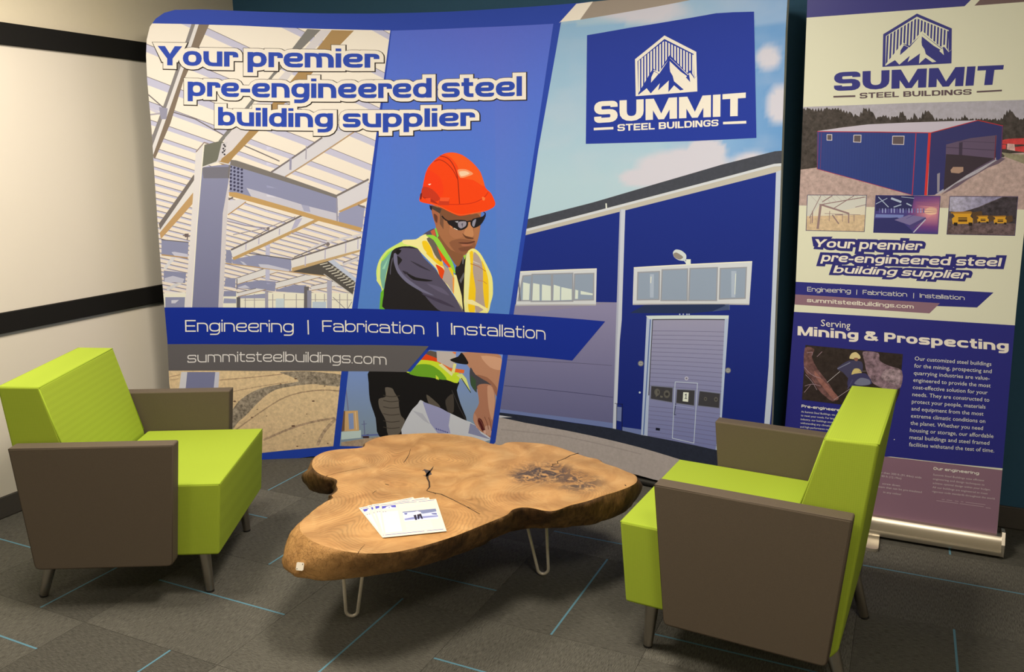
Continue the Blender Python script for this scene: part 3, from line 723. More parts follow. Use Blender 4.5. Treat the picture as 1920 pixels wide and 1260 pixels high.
# glasses
L.line(smopen(E5(622,715, 660,760, 720,780)), 2.4, (24, 20, 24)); L.add(smooth(E5(680,770, 760,758, 870,760, 905,790, 890,840, 830,870, 770,860, 700,810), 1), (28, 24, 28))
L.add(smooth(E5(930,780, 960,745, 1060,720, 1085,690, 1085,740, 1040,810, 970,845, 935,820), 1), (28, 24, 28)); L.line(E5(895,778, 935,768), 2.4, (24, 20, 24)); L.line(E5(1070,672, 1090,690, 1088,725), 1.8, (24, 24, 60))
L.add(smooth(E5(800,780, 880,775, 880,820, 830,850, 800,830), 1), (150, 140, 150)); L.add(E5(760,775, 800,770, 790,790), (175, 170, 175)); L.add(smooth(E5(955,770, 990,750, 970,830, 948,815), 1), (140, 136, 150)); L.add(E5(700,810, 740,835, 720,845), (210, 130, 80)); L.line(E5(750,845, 790,865), 1, (240, 235, 230))
L.add(E5(830,800, 850,790, 845,840), (90, 84, 96))
# vest, near side
YE, CY, OR_, GY = (246, 196, 30), (238, 236, 150), (238, 96, 34), (176, 156, 144)
L.add(smooth(E5(410,930, 470,880, 540,850, 560,900, 570,950, 500,960), 1), (84, 76, 92)); L.add(E5(500,880, 545,855, 560,930, 520,925), (196, 92, 62))
L.add(smooth(E6(390,70, 560,60, 650,5, 720,20, 900,330, 1040,700, 1170,1000, 1120,900, 1050,780, 950,640, 860,520, 820,440, 620,230, 560,160, 400,120), 1), CY)
L.add(E6(1058,520, 1090,530, 1160,800, 1178,985, 1130,900, 1060,780), CY)
L.add(smooth(E6(640,90, 700,85, 760,170, 790,260, 720,250, 660,180), 1), YE); L.add(smooth(E6(690,240, 760,250, 900,350, 930,420, 850,390, 760,310), 1), YE)
L.add(E6(760,180, 800,260, 850,340, 800,300), (226, 196, 168)); L.add(smooth(E6(700,50, 790,40, 850,170, 900,330, 880,350, 810,270, 760,160), 1), (104, 94, 84))
L.add(smooth(E6(820,390, 900,430, 935,480, 910,580, 870,540, 850,470), 1), (228, 70, 20)); L.add(smooth(E6(910,380, 980,440, 1050,560, 1050,760, 980,660, 910,590, 935,470), 1), GY)
L.add(E6(980,430, 1045,430, 1062,600, 1050,560), YE); L.add(E6(1040,560, 1064,560, 1058,780, 1045,760), (240, 150, 60))
L.add(E6(830,150, 870,200, 1030,420, 990,430, 900,330), (236, 76, 24))
L.add(smooth(E6(690,10, 780,5, 860,60, 960,220, 1040,360, 1080,500, 1060,500, 1000,390, 870,200, 790,70), 1), (146, 206, 60))
L.add(E5(545,850, 560,845, 590,930, 570,950), (120, 206, 70))
L.add(E6(1180,275, 1225,262, 1200,330), (160, 200, 70))
# vest, far side
L.add(smooth(E6(1225,250, 1310,180, 1400,240, 1480,380, 1560,560, 1570,780, 1540,900, 1505,1025, 1380,1040, 1200,1010, 1195,560), 1), (236, 238, 130))
L.add(E6(1225,260, 1262,240, 1270,420, 1250,700, 1240,870, 1200,1010, 1200,560), (230, 232, 160))
L.add(smooth(E6(1265,235, 1310,225, 1310,420, 1330,600, 1345,720, 1330,1020, 1260,1010, 1245,900, 1270,560, 1280,420), 1), YE)
L.add(smooth(E6(1320,225, 1390,290, 1440,420, 1440,600, 1460,800, 1470,960, 1340,1020, 1345,720, 1310,500, 1310,350), 1), GY)
L.add(smooth(E6(1420,330, 1470,440, 1510,600, 1515,850, 1500,970, 1465,930, 1440,700, 1440,480), 1), YE)
L.add(E6(1310,340, 1400,380, 1410,395, 1310,360), (198, 186, 176)); L.line(E6(1275,380, 1380,415, 1475,480), 1, (170, 90, 40)); L.line(E6(1370,600, 1440,610, 1490,645), 1, (190, 120, 60))
L.add(E6(1205,850, 1300,855, 1500,970, 1490,1012, 1380,940, 1240,905), (240, 238, 160))
# hard hat
HO = (250, 66, 12)
L.add(smooth(E5(385,560, 390,490, 415,440, 430,330, 470,200, 560,100, 650,45, 740,33, 840,60, 950,140, 1040,250, 1090,410, 1150,470, 1195,570, 1180,620, 1090,665, 960,690, 820,715, 720,680, 600,620, 500,590), 1), HO)
L.add(smooth(E5(415,440, 430,330, 470,220, 600,300, 640,440, 600,520, 450,510), 2), (240, 58, 16)); L.add(smooth(E5(400,490, 420,400, 520,430, 600,520, 560,560, 430,520), 1), (196, 52, 26))
L.add(smooth(E5(650,50, 740,38, 840,65, 950,145, 1040,260, 1080,400, 960,330, 820,300, 790,180, 720,90), 1), (252, 88, 24))
L.add(smooth(E5(790,220, 880,215, 960,260, 900,290, 820,305), 1), (250, 150, 100)); L.add(smooth(E5(810,240, 880,235, 920,262, 830,290), 1), (252, 200, 160))
L.line(smopen(E5(600,70, 690,90, 750,170, 790,280, 800,400, 812,590)), 1.6, (150, 34, 14)); L.line(smopen(E5(540,130, 600,105, 680,150, 750,230, 795,330)), 1.4, (160, 36, 14))
L.line(smopen(E5(700,592, 812,592, 960,580, 1080,520, 1120,460)), 1.6, (206, 48, 14)); L.add(smooth(E5(1055,510, 1085,520, 1080,548, 1058,545), 1), (252, 120, 60))
L.add(smooth(E5(390,480, 410,470, 400,540, 388,530), 1), (110, 30, 26)); L.add(smooth(E5(410,510, 490,560, 580,590, 570,575, 500,530), 1), (170, 42, 22))
L.add(E5(600,520, 705,520, 700,600, 580,600), (200, 56, 28)); L.add(E5(605,518, 708,518, 695,558, 598,555), (246, 84, 40)); L.add(E5(440,525, 500,522, 502,572, 470,560), (236, 70, 34)); L.add(smooth(E5(475,375, 505,370, 490,386), 1), (255, 225, 200))
L.line(smopen(E5(500,580, 600,610, 720,675, 820,708, 960,685, 1090,660)), 1.2, (252, 96, 40))
L.build('printed_picture', disp, .0008)

# --- picture 2, lower half
P2b = [(653.5, 694), (770, 697), (806, 655), (943, 664.5), (918.5, 830), (870, 850), (637, 836)]
F6 = Z(640, 560, 4.2); L = DL(P2b)
L.add([(600, 640), (980, 640), (980, 900), (600, 900)], lambda x, y: (126+(y-700)*.08, 148+(y-700)*.02, 196-(y-700)*.3))
L.add(F6(0,1130, 300,1085, 300,1250, 0,1250), (176, 150, 122), .3); L.add(F6(0,1050, 155,1035, 155,1095, 0,1110), (196, 210, 200)); L.add(F6(20,885, 130,880, 140,1040, 15,1045), (212, 168, 112))
L.add(F6(55,905, 95,900, 100,1025, 62,1030), (136, 152, 190)); L.line(F6(110,890, 120,1030), 1.4, (235, 200, 150)); L.add(F6(0,880, 30,885, 25,1040, 0,1045), (120, 88, 66)); L.line(F6(178,960, 184,1070), 1.4, (100, 100, 140)); L.line(F6(160,990, 200,985), 1, (100, 100, 140))
L.add(F6(165,1075, 215,1065, 220,1098, 170,1098), (70, 44, 44)); L.line(F6(160,1078, 300,1070), 3, (100, 110, 160)); L.line(F6(35,700, 55,880), 2, (120,120,150))
# trousers
L.add(smooth(F6(220,570, 400,560, 700,560, 920,640, 910,720, 940,830, 990,970, 900,1000, 500,1090, 300,1085, 270,940, 225,800, 215,660), 1), (26, 24, 24))
L.add(smooth(F6(345,700, 400,705, 420,740, 450,790, 455,850, 470,920, 500,960, 460,1060, 370,1075, 350,960, 300,860, 295,790, 350,770), 1), (104, 94, 82))
for y in (760, 800, 850, 905, 960, 1010): L.line(smopen(F6(330,y, 390,y+14, 460,y+4)), 1.4, (66, 58, 50))
L.add(smooth(F6(670,755, 720,790, 780,850, 740,870, 690,830), 1), (96, 86, 74)); L.add(smooth(F6(820,800, 880,750, 885,890, 840,890), 1), (72, 64, 56)); L.line(F6(870,720, 930,860, 990,970), 1.4, (60, 56, 54))
# paper drawings
L.add(smooth(F6(480,1090, 540,900, 600,830, 625,798, 680,830, 800,875, 960,950, 1040,985, 1180,1110, 900,1140), 1), (206, 204, 208))
L.add(F6(640,810, 780,860, 860,905, 845,1000, 860,1060, 760,1060, 700,980, 670,900), (158, 156, 190)); L.add(F6(1015,980, 1060,1000, 1100,1060, 1180,1110, 1000,1060), (140, 140, 168)); L.add(F6(560,880, 640,905, 700,990, 650,960), (186, 184, 190))
for k in range(6): L.line(F6(745+17*k,1018+6*k, 755+17*k,1032+5*k), 1.4, (50, 50, 130))
# vest hem
L.add(F6(620,480, 645,430, 700,408, 750,420, 755,500, 640,490), (98, 84, 74)); L.add(F6(615,470, 645,428, 756,470, 756,502, 615,482), (230, 72, 24))
L.add(F6(750,412, 890,418, 905,450, 890,540, 830,545, 755,500), (196, 182, 172)); L.add(F6(750,490, 860,545, 970,560, 965,588, 860,575, 756,515), (238, 112, 44)); L.add(F6(870,418, 905,420, 900,440), (240, 130, 60))
L.add(smooth(F6(515,580, 580,500, 640,482, 760,500, 860,570, 935,590, 915,665, 830,640, 700,620), 1), (206, 226, 50)); L.add(smooth(F6(530,585, 600,520, 700,520, 780,570, 830,640, 700,620, 600,610), 1), (112, 166, 40))
L.add(F6(765,520, 790,510, 880,590, 870,610), (232, 236, 160)); L.add(F6(885,510, 908,512, 890,590, 868,580), (236, 238, 140)); L.add(F6(745,600, 765,620, 770,640, 745,632), (210, 226, 60))
L.add(F6(905,600, 950,588, 985,630, 1020,740, 970,660), (222, 238, 130)); L.line(F6(945,625, 1020,740), 1.4, (30, 40, 30))
# forearms
L.add(smooth(F6(940,425, 1150,430, 1258,450, 1258,600, 1225,770, 1180,680, 1060,600, 990,520), 1), (190, 134, 102)); L.add(smooth(F6(1100,450, 1258,470, 1258,560, 1170,540), 1), (214, 160, 126))
L.add(smooth(F6(1060,600, 1180,680, 1222,770, 1225,700, 1150,620), 1), (160, 106, 80))
L.add(smooth(F6(855,480, 920,455, 950,425, 1000,500, 985,518, 900,505), 1), (28, 26, 26)); L.add(smooth(F6(1020,540, 1060,600, 1180,678, 1075,700, 1065,740, 1020,680, 1010,590), 1), (74, 70, 74)); L.add(F6(1020,600, 1060,640, 1060,730, 1020,680), (62, 84, 58))
L.add(smooth(F6(1070,690, 1130,670, 1190,690, 1215,800, 1195,1000, 1178,1090, 1140,1070, 1080,1030, 1040,960, 1045,900, 1085,820), 1), (178, 120, 92))
L.add(smooth(F6(1150,690, 1190,700, 1210,800, 1190,960, 1160,860), 1), (206, 152, 120)); L.add(smooth(F6(1080,940, 1110,960, 1140,1060, 1110,1040, 1078,990), 1), (84, 30, 30)); L.add(smooth(F6(1130,1010, 1170,1000, 1185,1070, 1150,1075), 1), (198, 150, 126))
for q in ((1085,945, 1112,985, 1128,1030), (1128,930, 1150,980, 1160,1030), (1160,935, 1178,985, 1182,1040), (1046,905, 1072,960, 1100,1020)): L.line(smopen(F6(*q)), 1.2, (132, 80, 62))
for q in ((1118,1040, 1136,1036, 1140,1062, 1126,1066), (1060,1000, 1076,996, 1082,1016, 1068,1018)): L.add(smooth(F6(*q), 1), (214, 166, 144))
L.add(smooth(F6(1046,900, 1066,930, 1078,985, 1100,1030, 1086,1034, 1060,1000, 1042,955), 1), (196, 138, 110))
L.build('printed_picture', disp, .0008)

# --- picture 3: blue industrial building
P3 = [(1052.2, 41), (1087.6, 37), (1300, -1), (1400, -60), (1600, -60), (1600, 1000), (1215, 1000), (1190, 900), (900, 860), (929, 829), (963.4, 588), (1009.5, 280)]
L = DL(P3); G = Z(900, 280, 3.31); H = Z(900, 560, 3.31)
def fbm(x, y, s):
    return noise.fractal(Vector((x*s, y*s*1.6, 3.1)), 1.0, 2.0, 5)
def sky(x, y):
    base = np.array((142., 178., 212.)) + (np.array((176., 199., 221.)) - np.array((142., 178., 212.)))*min(1, max(0, (y-40)/300))
    f = min(1, max(0, (x-1230)/230)); base = base*(1-f) + np.array((104., 150., 196.))*f
    if y < 45: base = base*.75 + np.array((232., 226., 226.))*.25
    c = fbm(x, y, .009) + .10
    def blob(cx_, cy_, rx, ry): return max(0, 1 - ((x-cx_)/rx)**2 - ((y-cy_)/ry)**2)
    b = max(blob(1290, 318, 110, 46)*1.6, blob(1325, 285, 42, 30)*1.8, blob(1215, 333, 60, 22)*1.4, blob(1410, 310, 60, 30), blob(1460, 200, 34, 44)*1.1, blob(1180, 10, 130, 40)*1.1, blob(1440, 110, 30, 30)*.8)
    a = min(1, max(0, b*1.7 + c*.9 - .25)) if b > 0 else min(.35, max(0, c*.5))
    a *= 1 if b > 0 else .6
    cl = np.array((206., 200., 208.))
    return tuple(base*(1-a) + cl*a)
L.add([(900, -60), (1600, -60), (1600, 470), (900, 470)], sky)
L.build('printed_picture', disp, .0006, dz=.018)
L = DL(P3)
NB = (24, 44, 122)
L.add(G(60,560, 285,530, 1838,140, 2300,60) + [(1600, 1000), (900, 1000)], lambda x, y: (24, 42-(y-500)*.012, 122-(y-500)*.03))
L.add(G(0,505, 300,432, 700,330, 1100,212, 1500,95, 1830,12, 1885,8, 2100,0, 2100,70, 1885,90, 1820,92, 287,500, 0,560), (66, 68, 76), .15)
L.add(G(0,570, 287,494, 1826,90, 2100,70, 2100,92, 1885,102, 1826,106, 285,512, 0,590), (206, 206, 220)); L.add(G(0,590, 286,510, 1828,106, 2100,92, 2100,110, 1880,126, 1838,142, 285,532, 0,610), (188, 180, 164))
L.line(G(783,335, 785,368), 2.6, (220, 220, 225))
L.add(G(0,965, 218,962, 722,948, 856,950, 849,1059, 200,1059, 0,1080), (142, 134, 156))
L.add(G(856,950, 850,1059) + H(834,650, 826,800, 600,765, 128,690, 60,680) + G(-80,1059, 210,1030), lambda x, y: (134-(y-600)*.16, 128-(y-600)*.14, 158-(y-600)*.12))
L.line(H(170,380, 820,415), .8, (84, 80, 104)); L.line(H(150,540, 480,572, 826,612), .9, (62, 60, 92))
L.add(H(115,683, 330,712, 560,738, 828,772, 826,805, 575,768, 350,735, 112,705), (112, 124, 168)); L.add(H(880,795, 1000,812, 1000,845, 880,825), (112, 124, 168))
# posts
PO = (196, 198, 208)
L.add(G(868,373, 902,373, 880,1059) + H(868,260, 846,812, 824,808, 856,20), PO); L.add(G(868,373, 876,373, 858,1059) + H(832,650, 826,800, 824,800), (170, 172, 186))
L.add(G(1838,140, 1882,124, 1872,700, 1858,1059) + H(1842,260, 1800,770, 1760,1200, 1720,1200, 1765,770, 1792,420, 1812,0), (186, 192, 202))
L.add(H(1842,150, 1900,100, 1900,1200, 1770,1200, 1802,770), (28, 40, 112))
# windows
WF, WG = (206, 206, 210), (144, 156, 172)
for q, panes in ((G(250,760, 725,742, 720,965, 222,968), [(272,790, 322,785, 316,935, 240,935), (328,780, 440,777, 440,940, 322,940), (455,777, 572,773, 572,938, 452,940), (592,778, 702,774, 700,930, 586,932)]),
                 (G(955,735, 1690,697, 1672,962, 948,962), [(985,768, 1110,762, 1108,928, 980,930), (1135,752, 1285,746, 1282,934, 1128,934), (1308,744, 1470,738, 1464,934, 1300,934), (1496,744, 1650,737, 1642,920, 1490,925)])):
    L.add(q, WF); L.line([q[0], q[1]], 2, (232, 226, 216)); L.line([q[3], q[2]], 2.4, (176, 172, 170))
    for p in panes:
        L.add([(a, b) for a, b in G(*[v + (-8 if i % 2 == 0 and i in (0, 6) else 8 if i % 2 == 0 else (-8 if i in (1, 3) else 8)) for i, v in enumerate(p)])], (150, 150, 156)); L.add(G(*p), WG)
L.line(G(235,760, 250,940), 2.5, (110, 110, 120))
for p in ((268,825, 310,835, 305,935, 265,935), (330,830, 370,838, 370,938, 325,938), (385,838, 440,848, 440,938, 383,938), (458,840, 498,852, 497,936, 455,938), (505,855, 570,868, 570,934, 503,936), (592,870, 610,876, 608,928, 590,928), (625,878, 700,895, 700,905, 625,900)): L.add(G(*p), (216, 222, 232))
for p in ((1055,775, 1080,775, 1078,920, 1055,920), (1560,755, 1592,755, 1585,918, 1560,918)): L.add(G(*p), (168, 178, 192))
L.line(G(1062,790, 1060,830), 1.4, (232, 232, 236)); L.line(G(1588,770, 1582,900), 1.2, (225, 228, 236))
# wall lamp
L.add(smooth(G(1198,640, 1215,622, 1250,628, 1280,655, 1275,690, 1235,688, 1205,668), 1), (206, 210, 218)); L.add(smooth(G(1200,650, 1220,640, 1262,668, 1240,684, 1210,672), 1), (140, 130, 120)); L.line(G(1262,680, 1285,710), 2.4, (200, 205, 215)); L.add(G(1280,682, 1308,682, 1308,718, 1278,718), (220, 222, 226))
# canopy
L.add(H(930,90, 1020,40, 1545,35, 1550,70, 1300,92), (36, 50, 84)); L.add(H(1440,80, 1530,40, 1550,38, 1550,68), (64, 78, 112)); L.line(H(1520,38, 1548,38, 1548,70), 1, (90, 104, 140))
for x in (1240, 1262, 1285, 1298): L.dot(*H(x,97)[0], 1.6, (170, 180, 205), 5)
# roller door
L.add(H(1035,108, 1545,104, 1500,760, 1480,1060, 1450,1060) + H(1040,852, 1000,845), (176, 186, 206)); L.add(H(1030,106, 1544,104, 1542,124, 1050,126), (206, 214, 226))
L.add(H(1072,128, 1520,128, 1488,760, 1462,940, 1040,852, 1052,560), lambda x, y: (152-(y-600)*.14, 148-(y-600)*.11, 170-(y-600)*.03))
L.line(H(1058,128, 1015,845), 2.2, (90, 110, 160)); L.line(H(1072,128, 1048,600), 1.5, (60, 56, 60)); L.line(H(1072,130, 1520,130), 1.6, (52, 48, 50))
def dx_(y): return 1072 - (y-128)*.044, 1520 - (y-128)*.052
for y in range(200, 900, 26):
    a, b = dx_(y); s = (y-128)/750*.15
    if not 540 < y < 660: L.line(H(a,y, b, y + (b-a)*s), .8, (104, 100, 132))
    else:
        L.line(H(a,y, b,y + (b-a)*s), .01, (104, 100, 132))
for p in ((1062,540, 1198,552, 1194,645, 1058,622), (1222,562, 1335,568, 1330,665, 1216,648), (1362,572, 1492,588, 1486,680, 1352,664)):
    L.add(H(*p), (62, 60, 62)); q = H(*p); L.line(q + q[:1], 1.4, (120, 122, 140))
for a in ((1100,580,18), (1160,592,20), (1400,622,10), (1465,625,12)): L.dot(*H(a[0],a[1])[0], a[2]/3.31, (96, 92, 84), 10, a[2]/2.6); L.dot(*H(a[0],a[1])[0], a[2]/6, (54, 52, 52), 8)
L.add(H(1090,575, 1100,556, 1104,600, 1092,612), (104, 100, 90)); L.add(H(1120,600, 1135,605, 1133,615, 1118,612), (104, 100, 90))
L.add(H(1262,580, 1296,582, 1292,640, 1258,636), (226, 230, 238)); L.line(H(1272,598, 1280,592, 1278,618), 1.3, (40, 40, 60)); L.line(H(1270,619, 1286,620), 1.1, (40, 40, 60))
q = H(1212,516, 1350,524, 1328,896, 1194,866); L.line(q + q[:1], 1.3, (188, 196, 214)); L.line(H(1216,650, 1206,720, 1218,720), 1.2, (40, 44, 70)); L.line(H(1205,660, 1330,680), 1, (160, 166, 190))
L.dot(*H(1282,495)[0], 3.6, (196, 190, 200), 10); L.dot(*H(1282,495)[0], 2, (120, 116, 130), 8)
L.add(H(1092,800, 1118,804, 1116,820, 1090,816), (24, 26, 40))
for x, y in ((998, 402), (1540, 445)): L.dot(*H(x,y)[0], 5.4, (120, 118, 116), 12); L.dot(*H(x,y)[0], 3.6, (166, 164, 160), 10); L.line(H(x-10,y, x+10,y), .8, (110, 108, 106)); L.line(H(x,y-10, x,y+10), .8, (110, 108, 106))
L.dot(*H(992,582)[0], 2, (190, 200, 220), 8)
L.add(H(848,670, 880,674, 876,762, 846,756), (112, 122, 160)); L.line(H(884,652, 882,825), 1.2, (20, 22, 50)); L.line(H(850,650, 846,815), 1, (30, 30, 60)); L.line(H(836,650, 884,656), 1, (20, 22, 50))
# ground
L.add(H(60,700, 115,706, 575,770, 830,806, 1000,845, 1040,852, 1462,938, 1520,950, 1900,1040, 1900,1250, 1460,1040, 1240,1000, 700,860, 430,800, 60,740), (40, 44, 56), .2)
L.add(H(60,715, 200,735, 60,740), (200, 196, 196)); L.add(H(40,742, 130,738, 280,770, 430,798, 700,852, 1000,925, 1240,997, 1460,1050, 1900,1260, 1900,1500, 900,1500, 900,1200, 40,1130), (174, 160, 150), .12)
L.line(H(130,812, 500,850, 1000,965), 2.2, (160, 146, 138), .1)
L.build('printed_picture', disp, .0008)

# --- bands with lettering
L = DL()
band = [(240, 577), (480, 577), (660, 578.5), (830, 583.5), (950, 589), (1135, 602.5), (1073, 676), (935, 664), (806, 656), (640, 647), (480, 646), (240, 646)]
L.add(band, (20, 45, 140)); L.add([(240, 646), (480, 646), (640, 646.5), (804, 649), (762, 697.5), (640, 696), (480, 695.5), (240, 696)], (98, 92, 90))
def curve_row(xs, y0s): return [(x, y) for x, y in zip(xs, y0s)]
LB = L
LB.build('printed_band', disp, .0012)
L = DL()
WH = (236, 228, 222)
put_text(L, 'Engineering', [(347.5, 622), (450, 622), (551, 623.5)], [(347, 600), (450, 600), (550.5, 601)], 1.30, WH, t=.135, gap=.13)
L.line([(577.6, 600), (578.4, 627)], 2.4, WH)
put_text(L, 'Fabrication', [(604.5, 622), (700, 623.5), (796, 627)], [(604, 600.5), (700, 602), (795, 605)], 1.30, WH, t=.135, gap=.13)
L.line([(820.2, 604), (821.2, 631)], 2.4, WH)
put_text(L, 'Installation', [(846, 627.5), (940, 631), (1023, 637)], [(845.5, 605.5), (940, 609), (1023, 614.5)], 1.30, WH, t=.135, gap=.13)
put_text(L, 'summitsteelbuildings.com', [(351.5, 680), (540, 678.5), (725, 684)], [(351.5, 665.5), (540, 664), (725, 669)], 1.0, (226, 216, 206), t=.135, gap=.13)
L.build('lettering', disp, .0016)

# --- headline with white and black outlines
HL = [('Your premier', [(297.5, 122), (500, 126), (709.5, 127)], [(297.5, 94.5), (500, 98), (709.5, 101)]),
      ('pre-engineered steel', [(352, 180), (660, 184), (979, 180)], [(352, 153), (660, 156.5), (979, 152)]),
      ('building supplier', [(409, 235), (640, 239), (889, 236)], [(409, 209), (640, 212.5), (889, 210.5)])]
for k, (grow, col, off, dx, dy) in enumerate(((.295, (34, 22, 20), .0014, .6, .6), (.245, (244, 232, 212), .0018, 0, 0), (0, (40, 70, 166), .0022, 0, 0))):
    L = DL()
    for t_, b_, u_ in HL: put_text(L, t_, b_, u_, 1.0, col, t=.335, th=.25, gap=.10, grow=grow, dx=dx, dy=dy)
    L.build('lettering', disp, off)

# --- logo panel
def logo(L, F, ink, bg, text2, W2, quad=None):
    "house-and-mountain emblem; F maps emblem pixels (crop of the display) to photo pixels"
    L.add(F(969,262, 1204,383, 1212,675, 757,710, 752,437), ink)
    L.add(F(969,288, 1184,398, 1190,580, 1158,536, 1142,548, 1010,428, 930,530, 889,516, 800,690, 776,705, 770,452), bg)
    # stripes
    def roof(x): return 300 + (969-x)*.775 if x < 969 else 300 + (x-969)*.49
    def low(x):
        pts = ((775,700), (885,512), (925,545), (1008,412), (1138,550), (1160,520), (1186,575))
        for (a, b), (c, d) in zip(pts, pts[1:]):
            if a <= x <= c: return b + (d-b)*(x-a)/(c-a)
        return 560
    n = 19
    for k in range(n):
        x = 783 + k*(1180-783)/(n-1); w = 6
        L.add(F(x-w, roof(x-w)+2, x+w, roof(x+w)+2, x+w, low(x+w)-8, x-w, low(x-w)-8), ink)
    # mountain (background-coloured shaded faces, ink-coloured snow)
    L.add(F(1008,428, 1190,600, 1190,640, 1100,690, 782,705, 790,680, 888,520, 930,545), bg)
    L.add(F(782,705, 840,650, 862,668, 880,640, 872,700, 925,640, 915,665, 1000,600, 985,680, 1045,630, 1110,665, 1190,578, 1208,560, 1208,676, 780,712), bg)
    L.add(F(770,706, 838,652, 868,690, 935,615, 922,668, 1000,596, 998,680, 1040,630, 1085,668, 1118,660, 1190,580, 1210,560, 1212,675, 757,710), ink)
    L.add(F(1008,452, 1090,530, 1190,600, 1160,670, 1112,662, 1040,600, 1030,560, 1012,530, 1008,500), ink)
    L.add(F(870,610, 872,570, 892,528, 925,545, 905,570), ink)
    L.add(F(950,685, 970,635, 1002,594, 990,690), ink); L.add(F(1120,640, 1130,570, 1160,606, 1150,560, 1190,585, 1190,655), ink)
    L.add(F(1150,545, 1160,607, 1128,572), bg)
A = Z(1000, 0, 3.9375)
L = DL()
RB = A(397,260, 700,207, 1130,137, 1350,98, 1480,90, 1630,86, 1648,1018, 1200,1040, 388,1062)
L.add(RB, (30, 54, 148)); L.build('printed_band', disp, .0012)
L = DL(); INK = (238, 228, 220)
logo(L, A, INK, (30, 54, 148), None, None)
put_text(L, 'SUMMIT', A(450,910, 1000,878, 1568,855), A(450,750, 1000,722, 1570,683), 1.30, INK, t=.38, th=.30, gap=.10)
put_text(L, 'STEEL BUILDINGS', A(622,968, 1000,950, 1368,930), A(622,918, 1000,900, 1368,882), 1.30, INK, t=.31, th=.26, gap=.13)
L.add(A(447,944, 592,937, 592,955, 447,962), INK); L.add(A(1402,900, 1573,892, 1574,912, 1402,918), INK)
L.build('lettering', disp, .0016)
# tube frame foot visible under the cloth on the right
bm = bmesh.new()
for f in (lambda x: (x, back_y(x)+.018, .0185),):
    tube_bm(bm, [f(x) for x in np.arange(-2.3, -.50, .1)], .018, 10)
bm_obj('frame_tube', bm, MAT['rubber'], disp, True)
bm = bmesh.new()
for x in (-3.1, -2.2, -1.3, -.62): tube_bm(bm, [(x, back_y(x)+.055, .03), (x, back_y(x)+.055, 2.2)], .012, 8)
bm_obj('frame_pole', bm, MAT['alu'], disp, True)

# ---------------------------------------------------------------- roll-up banner
YB = 3.67
flat = Sheet(lambda x: YB, [-.6, 0., .6], MAT['print_vinyl'])
ban = tag(empty('rollup_banner'), 'tall roll-up banner about mining and prospecting standing behind the right armchair', 'banner')
U1, U2, U3, U4, U5 = Z(1460,0,3.937), Z(1460,180,4.174), Z(1460,430,4.174), Z(1460,640,4.174), Z(1620,820,5.25)
BO = [(-.412, .07), (-.405, .5), (-.398, 1.0), (-.41, 1.6), (-.425, 2.24), (.415, 2.24), (.400, 1.6), (.410, 1.0), (.425, .5), (.437, .07)]
def BL(*clips):
    L = Layer(flat, clips); L.clips.insert(0, list(BO)); return L
CR, NV, MV = (226, 220, 190), (44, 44, 122), (142, 106, 118)
L = BL()
L.add([(-.6, 0), (.6, 0), (.6, 2.4), (-.6, 2.4)], CR, raw=True)
L.add(U1(-200,160, 215,130, 1372,46, 1425,-6, 1500,-90, -200,-90), NV); L.add(U1(1445,42, 2100,-8, 2100,-90, 1560,-80), (110, 86, 84))
# landscape photo
L.add(U2(-60,100, 195,86, 1000,56, 2000,28, 2000,885, 1270,875, 700,868, -60,852), (178, 170, 176), .15)
tr = [(-60,110)]; random.seed(3)
for x in range(-40, 2000, 22):
    b_ = 88 if 230 < x < 500 else (150 if x < 1000 else 165)
    pk = {520:80, 560:100, 590:110, 660:80, 690:76, 710:84, 830:118, 960:98, 1060:120, 1140:92, 1170:98, 1330:140, 1450:128, 1790:90, 1810:96, 1830:110}
    y = min([b_] + [v + abs(x-k)*1.6 for k, v in pk.items()]) if x > 480 else 84
    tr += [(x, y + random.uniform(0, 16)), (x+11, y + random.uniform(14, 40))]
L.add(U2(*[v for p in tr for v in p], 2000,470, 1740,480, 300,600, -60,620), (66, 58, 54), .8)
L.add(U2(-60,600, 180,575, 300,560, 600,640, 1000,770, 1250,770, 1430,680, 1620,560, 1740,500, 1790,450, 2000,440, 2000,890, 1270,875, 700,868, -60,850), (186, 158, 148), .35)
L.add(U2(1740,440, 1850,455, 2000,460, 2000,560, 1780,480), (150, 140, 112), .3)
for q in ((1745,345, 1800,335, 1920,330, 1925,380, 1750,375), (1840,400, 1930,390, 1930,440, 1850,430), (1745,380, 1780,380, 1780,415, 1745,415)): L.add(U2(*q), (206, 62, 62), .3)
L.add(U2(1790,372, 1845,376, 1850,430, 1785,418), (214, 170, 160), .5)
L.add(U2(1270,775, 1380,690, 1560,600, 1740,480, 1775,490, 1720,530, 1640,560, 1590,590, 1470,660, 1400,710), (110, 90, 104))
# barn
BB, RD = (44, 62, 128), (190, 40, 56)
L.add(U2(302,275, 500,246, 700,222, 1000,208, 1500,192, 1560,188, 1190,285, 800,282), (202, 190, 200))
L.add(U2(302,280, 1080,290, 1170,290, 1160,778, 1045,778, 700,680, 330,580, 300,570), BB)
for k in range(34):
    x = 345 + k*21.2; L.line(U2(x,288, x-4 - k*.5, 585 + (x-345)*.255), .5, (36, 50, 112))
L.add(U2(1190,292, 1290,268, 1550,195, 1756,236, 1745,480, 1720,500, 1700,500, 1700,310, 1500,330, 1310,380, 1300,720, 1220,775, 1165,778), (50, 50, 104))
L.add(U2(1310,380, 1500,330, 1708,306, 1692,500, 1300,712), (98, 80, 104)); L.add(U2(1310,455, 1440,462, 1690,488, 1560,560, 1290,740, 1300,600), (58, 46, 56))
L.line(U2(1312,402, 1690,425), 1, (60, 48, 70)); L.line(U2(1312,350, 1690,365), .8, (70, 56, 80)); L.add(U2(1412,365, 1440,360, 1436,462, 1410,460), (62, 50, 70))
